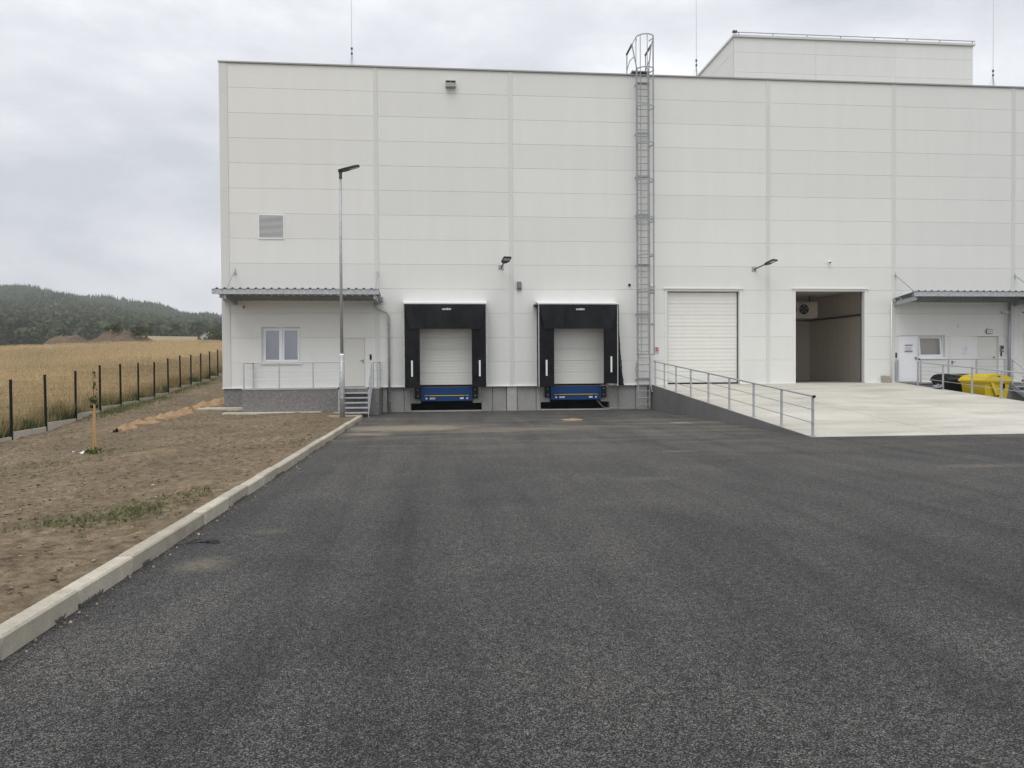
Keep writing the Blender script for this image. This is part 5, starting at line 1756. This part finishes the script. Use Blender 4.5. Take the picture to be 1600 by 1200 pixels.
# ------------------------------------------------------------------ fence
fe = empty('mesh_fence', (-13, 5, 0), 'dark green mesh fence on concrete base boards beside the wheat field', 'fence')
fy = [-17.5, -15.2, -12.85, -10.55, -8.28, -6.01, -3.65, -1.36, .92, 3.16, 5.48, 7.75, 10.02, 12.23, 14.51, 16.8, 19.05, 21.24, 23.5, 25.8]
fz = [-.42, -.38, -.30, -.22, -.13, 0.0, .12, .33, .40, .47, .53, .74, .93, 1.01, 1.15, 1.32, 1.50, 1.62, 1.8, 1.95]
r_ = random.Random(9)
for k, (y, z) in enumerate(zip(fy, fz)):
    x = float(fence_x(y))
    t_ = r_.uniform(-.012, .012)
    b = MB().tube([(x, y, z - .3), (x + t_, y + t_, z + 1.62)], .040, 8)
    po = b.build('post', 'post_green', fe)
    MB().tube([(x + t_, y + t_, z + 1.62), (x + t_, y + t_, z + 1.645)], .044, 8).build('cap', 'post_green', po)
    if k + 1 < len(fy):
        y1, z1 = fy[k + 1], fz[k + 1]
        x1 = float(fence_x(y1))
        ux, uy = x1 - x, y1 - y
        L = math.hypot(ux, uy)
        ux, uy = ux / L, uy / L
        zb = max(z, (z + z1) / 2) + .02
        # base board, levelled between two posts
        nx_, ny_ = -uy, ux
        q = [(x + ux * .06 + nx_ * s, y + uy * .06 + ny_ * s) for s in (-.03, .03)] + [(x1 - ux * .06 + nx_ * s, y1 - uy * .06 + ny_ * s) for s in (.03, -.03)]
        MB().prism(q, 'z', zb - .38, zb + .03 + r_.uniform(-.015, .02)).build('base_board', 'concrete_board', fe)
        b = MB()
        nw = int(L / .05)
        def wire(p0, p1, r):
            p0, p1 = Vector(p0), Vector(p1)
            d = (p1 - p0).normalized()
            s = d.cross(Vector((nx_, ny_, 0))).normalized()
            w2 = Vector((nx_, ny_, 0))
            c3 = [s * r, (s * -.5 + w2 * .87) * r, (s * -.5 - w2 * .87) * r]
            b.add([(p0 + c)[:] for c in c3] + [(p1 + c)[:] for c in c3], [(0, 1, 4, 3), (1, 2, 5, 4), (2, 0, 3, 5)])
        for j in range(1, nw):
            px_, py_ = x + ux * L * j / nw, y + uy * L * j / nw
            wire((px_, py_, zb + .05), (px_, py_, zb + 1.5), .0017)
        for j in range(8):
            zz = zb + .06 + j * .205
            wire((x, y, zz), (x1, y1, zz), .0021)
        b.build('mesh_panel', 'post_green', fe)

# ------------------------------------------------------------------ staked sapling
sx, sy = -7.84, -13.18
sz = float(soil_z(np.array(sx), np.array(sy)))
sa = empty('sapling', (sx, sy, sz), 'thin young tree tied to pale wooden stakes on the bare earth', 'sapling')
for dx, dy in ((-.05, .06), (.05, -.04)):
    MB().tube([(sx + dx, sy + dy, sz - .2), (sx + dx * .55, sy + dy, sz + 1.12)], .024, 10).build('stake', 'wood_stake', sa)
MB().tube([(sx, sy, sz - .05), (sx + .01, sy, sz + 1.0), (sx - .02, sy + .01, sz + 1.95)], .009, 6, r2=.004).build('stem', 'bark', sa)
MB().tube([(sx - .07, sy, sz + 1.07), (sx + .07, sy, sz + 1.07)], .04, 8).build('tie', 'black_rubber', sa)
r_ = np.random.default_rng(8)
pts = np.vstack([leaf_soup(np.array([0, 0, 1.22]), np.array([.075, .075, .085]), 34, .036, r_), leaf_soup(np.array([0, 0, 1.75]), np.array([.05, .05, .15]), 14, .03, r_), leaf_soup(np.array([0.02, 0, 1.45]), np.array([.05, .05, .15]), 14, .03, r_)])
np_mesh('leaves', pts, np.arange(len(pts)).reshape(-1, 3), 'green_grass', sa)
np_w = leafy('weed', sx + .1, sy - .25, sz - .02, .34, .16, 150, .03, 'leafy green weed at the foot of the staked sapling', seed=12, cat='weed', mat='green_grass')

# ------------------------------------------------------------------ sand, rubbish, odds and ends
def sand_heap(pts, w, h, seed, label):
    r = np.random.default_rng(seed)
    rows = []
    m = len(pts)
    segs = 60
    for k in range(segs + 1):
        u = k / segs * (m - 1)
        i0 = min(int(u), m - 2)
        f = u - i0
        x = pts[i0][0] * (1 - f) + pts[i0 + 1][0] * f
        y = pts[i0][1] * (1 - f) + pts[i0 + 1][1] * f
        ww = w * (0.7 + .5 * abs(math.sin(k * .55 + seed)) + .2 * r.uniform()) * min(1, .2 + 4 * k / segs, .2 + 4 * (1 - k / segs))
        row = []
        for q in range(13):
            s = q / 12 * 2 - 1
            xx, yy = x + s * ww, y + s * ww * .15
            z = float(soil_z(np.array(xx), np.array(yy))) - .06 + h * (0.45 + 1.0 * math.sin(k * .47 + seed) ** 2 + .35 * math.sin(k * 1.7 + q)) * max(0, 1 - s * s) + r.normal(0, .028) * (1 - s * s)
            row.append((xx, yy, z))
        rows.append(row)
    return tag(MB().sweep_grid(rows).build('sand_ridge', 'sand'), label, 'sand')


sand_heap([(-9.6, -7.6), (-9.7, -5.5), (-9.6, -2.5), (-9.5, 0.5), (-9.6, 4.0), (-9.9, 9.0)], .50, .13, 2, 'long low ridge of orange sand leading to the warehouse corner')
rows = []
r_ = np.random.default_rng(6)
for k in range(16):
    rows.append([])
    for q in range(16):
        u, w_ = k / 15 * 2 - 1, q / 15 * 2 - 1
        rr = math.hypot(u, w_)
        e_ = 1 + .18 * math.sin(math.atan2(w_, u) * 3 + 1) + .1 * math.sin(math.atan2(w_, u) * 7)
        rows[-1].append((4.55 + u * .36 * e_, -6.24 + w_ * .42 * e_, max(-.004, .05 * (1 - rr) + r_.normal(0, .006))))
tag(MB().sweep_grid(rows).build('sand_patch', 'sand'), 'small patch of orange sand spilt on the asphalt before the right dock', 'sand')
rows = [[(-2.47 + t * .33 + .02 * s, -23.93 + .10 * math.sin(t * PI) + s * .035, .006 + .02 * math.sin(t * PI) + .01 * s * math.sin(t * 9)) for s in (-1, -.3, .3, 1)] for t in np.linspace(0, 1, 10)]
tag(MB().sweep_grid(rows).build('rubber_strip', 'black_rubber'), 'short curled black rubber strip on the asphalt by the kerb', 'rubber strip')
z_ = float(soil_z(np.array(-8.3), np.array(-12.9)))
rows = [[(-8.42 + u * .24, -13.0 + w_ * .12, z_ + .03 + .03 * math.sin(u * 5 + w_ * 3)) for u in np.linspace(0, 1, 6)] for w_ in np.linspace(0, 1, 4)]
tag(MB().sweep_grid(rows).build('litter', 'paper'), 'scrap of white litter on the earth left of the sapling', 'litter')
r_ = np.random.default_rng(77)
V, T = [], []
for k in range(620):
    if k < 150:
        x, y = r_.uniform(-2.2, 9), -0.3 - abs(r_.normal(0, 3.2))
    elif k < 400:
        x, y = r_.uniform(-2.1, 9), -0.03 - abs(r_.normal(0, 0.10))
    else:
        x, y = -2.545 + abs(r_.normal(0, 0.07)), r_.uniform(-28, -5)
    s = r_.uniform(.004, .015)
    V.append(ICO_V * s * r_.uniform(.7, 1.2, (12, 1)) + np.array([x, y, s * .5]))
    T.append(ICO_F + 12 * k)
np_mesh('grit', np.vstack(V), np.vstack(T), 'pebbles', kind='stuff', label='pale grit on the asphalt before the docks and along the kerb', category='grit')

# ------------------------------------------------------------------ groups of repeats
GROUPS = {'dock_shelter': 'dock shelters on the facade', 'dock_leveller': 'blue dock levellers', 'dock_bumper': 'rubber dock bumpers', 'wall_lamp': 'flood lamps on the facade',
          'security_camera': 'security cameras on the facade', 'canopy': 'steel canopies over the entrances', 'downpipe': 'downpipes on the facade', 'card_reader': 'card readers by the doors',
          'lightning_rod': 'lightning rods on the roof', 'platform_railing': 'railings of the entrance platform', 'ramp_railing': 'railings of the concrete ramp', 'landing_railing': 'railings of the right landing',
          'steps': 'steel steps to the platforms', 'waste_bin': 'waste bins beside the ramp', 'paving_slab': 'paving slabs at the platform foot', 'earth_mound': 'earth mounds beyond the field', 'shrub': 'shrubs at the field edge'}
for o in list(COL.objects):
    if o.parent is None and o.name.split('.')[0] in GROUPS:
        o['group'] = GROUPS[o.name.split('.')[0]]

# ------------------------------------------------------------------ haze over the far hill
m, t, p = newmat('haze')
t.nodes.remove(p)
pv = N(t, 'ShaderNodeVolumePrincipled')
pv.inputs['Color'].default_value = (0.92, 0.945, 0.98, 1)
pv.inputs['Density'].default_value = 0.00033
pv.inputs['Anisotropy'].default_value = 0.0
t.links.new(pv.outputs[0], t.nodes['Material Output'].inputs['Volume'])
HAZE = True
if HAZE:
    MB().box(-1300, 1300, -150, 1600, -9.2, 160).build('haze', 'haze', kind='stuff')
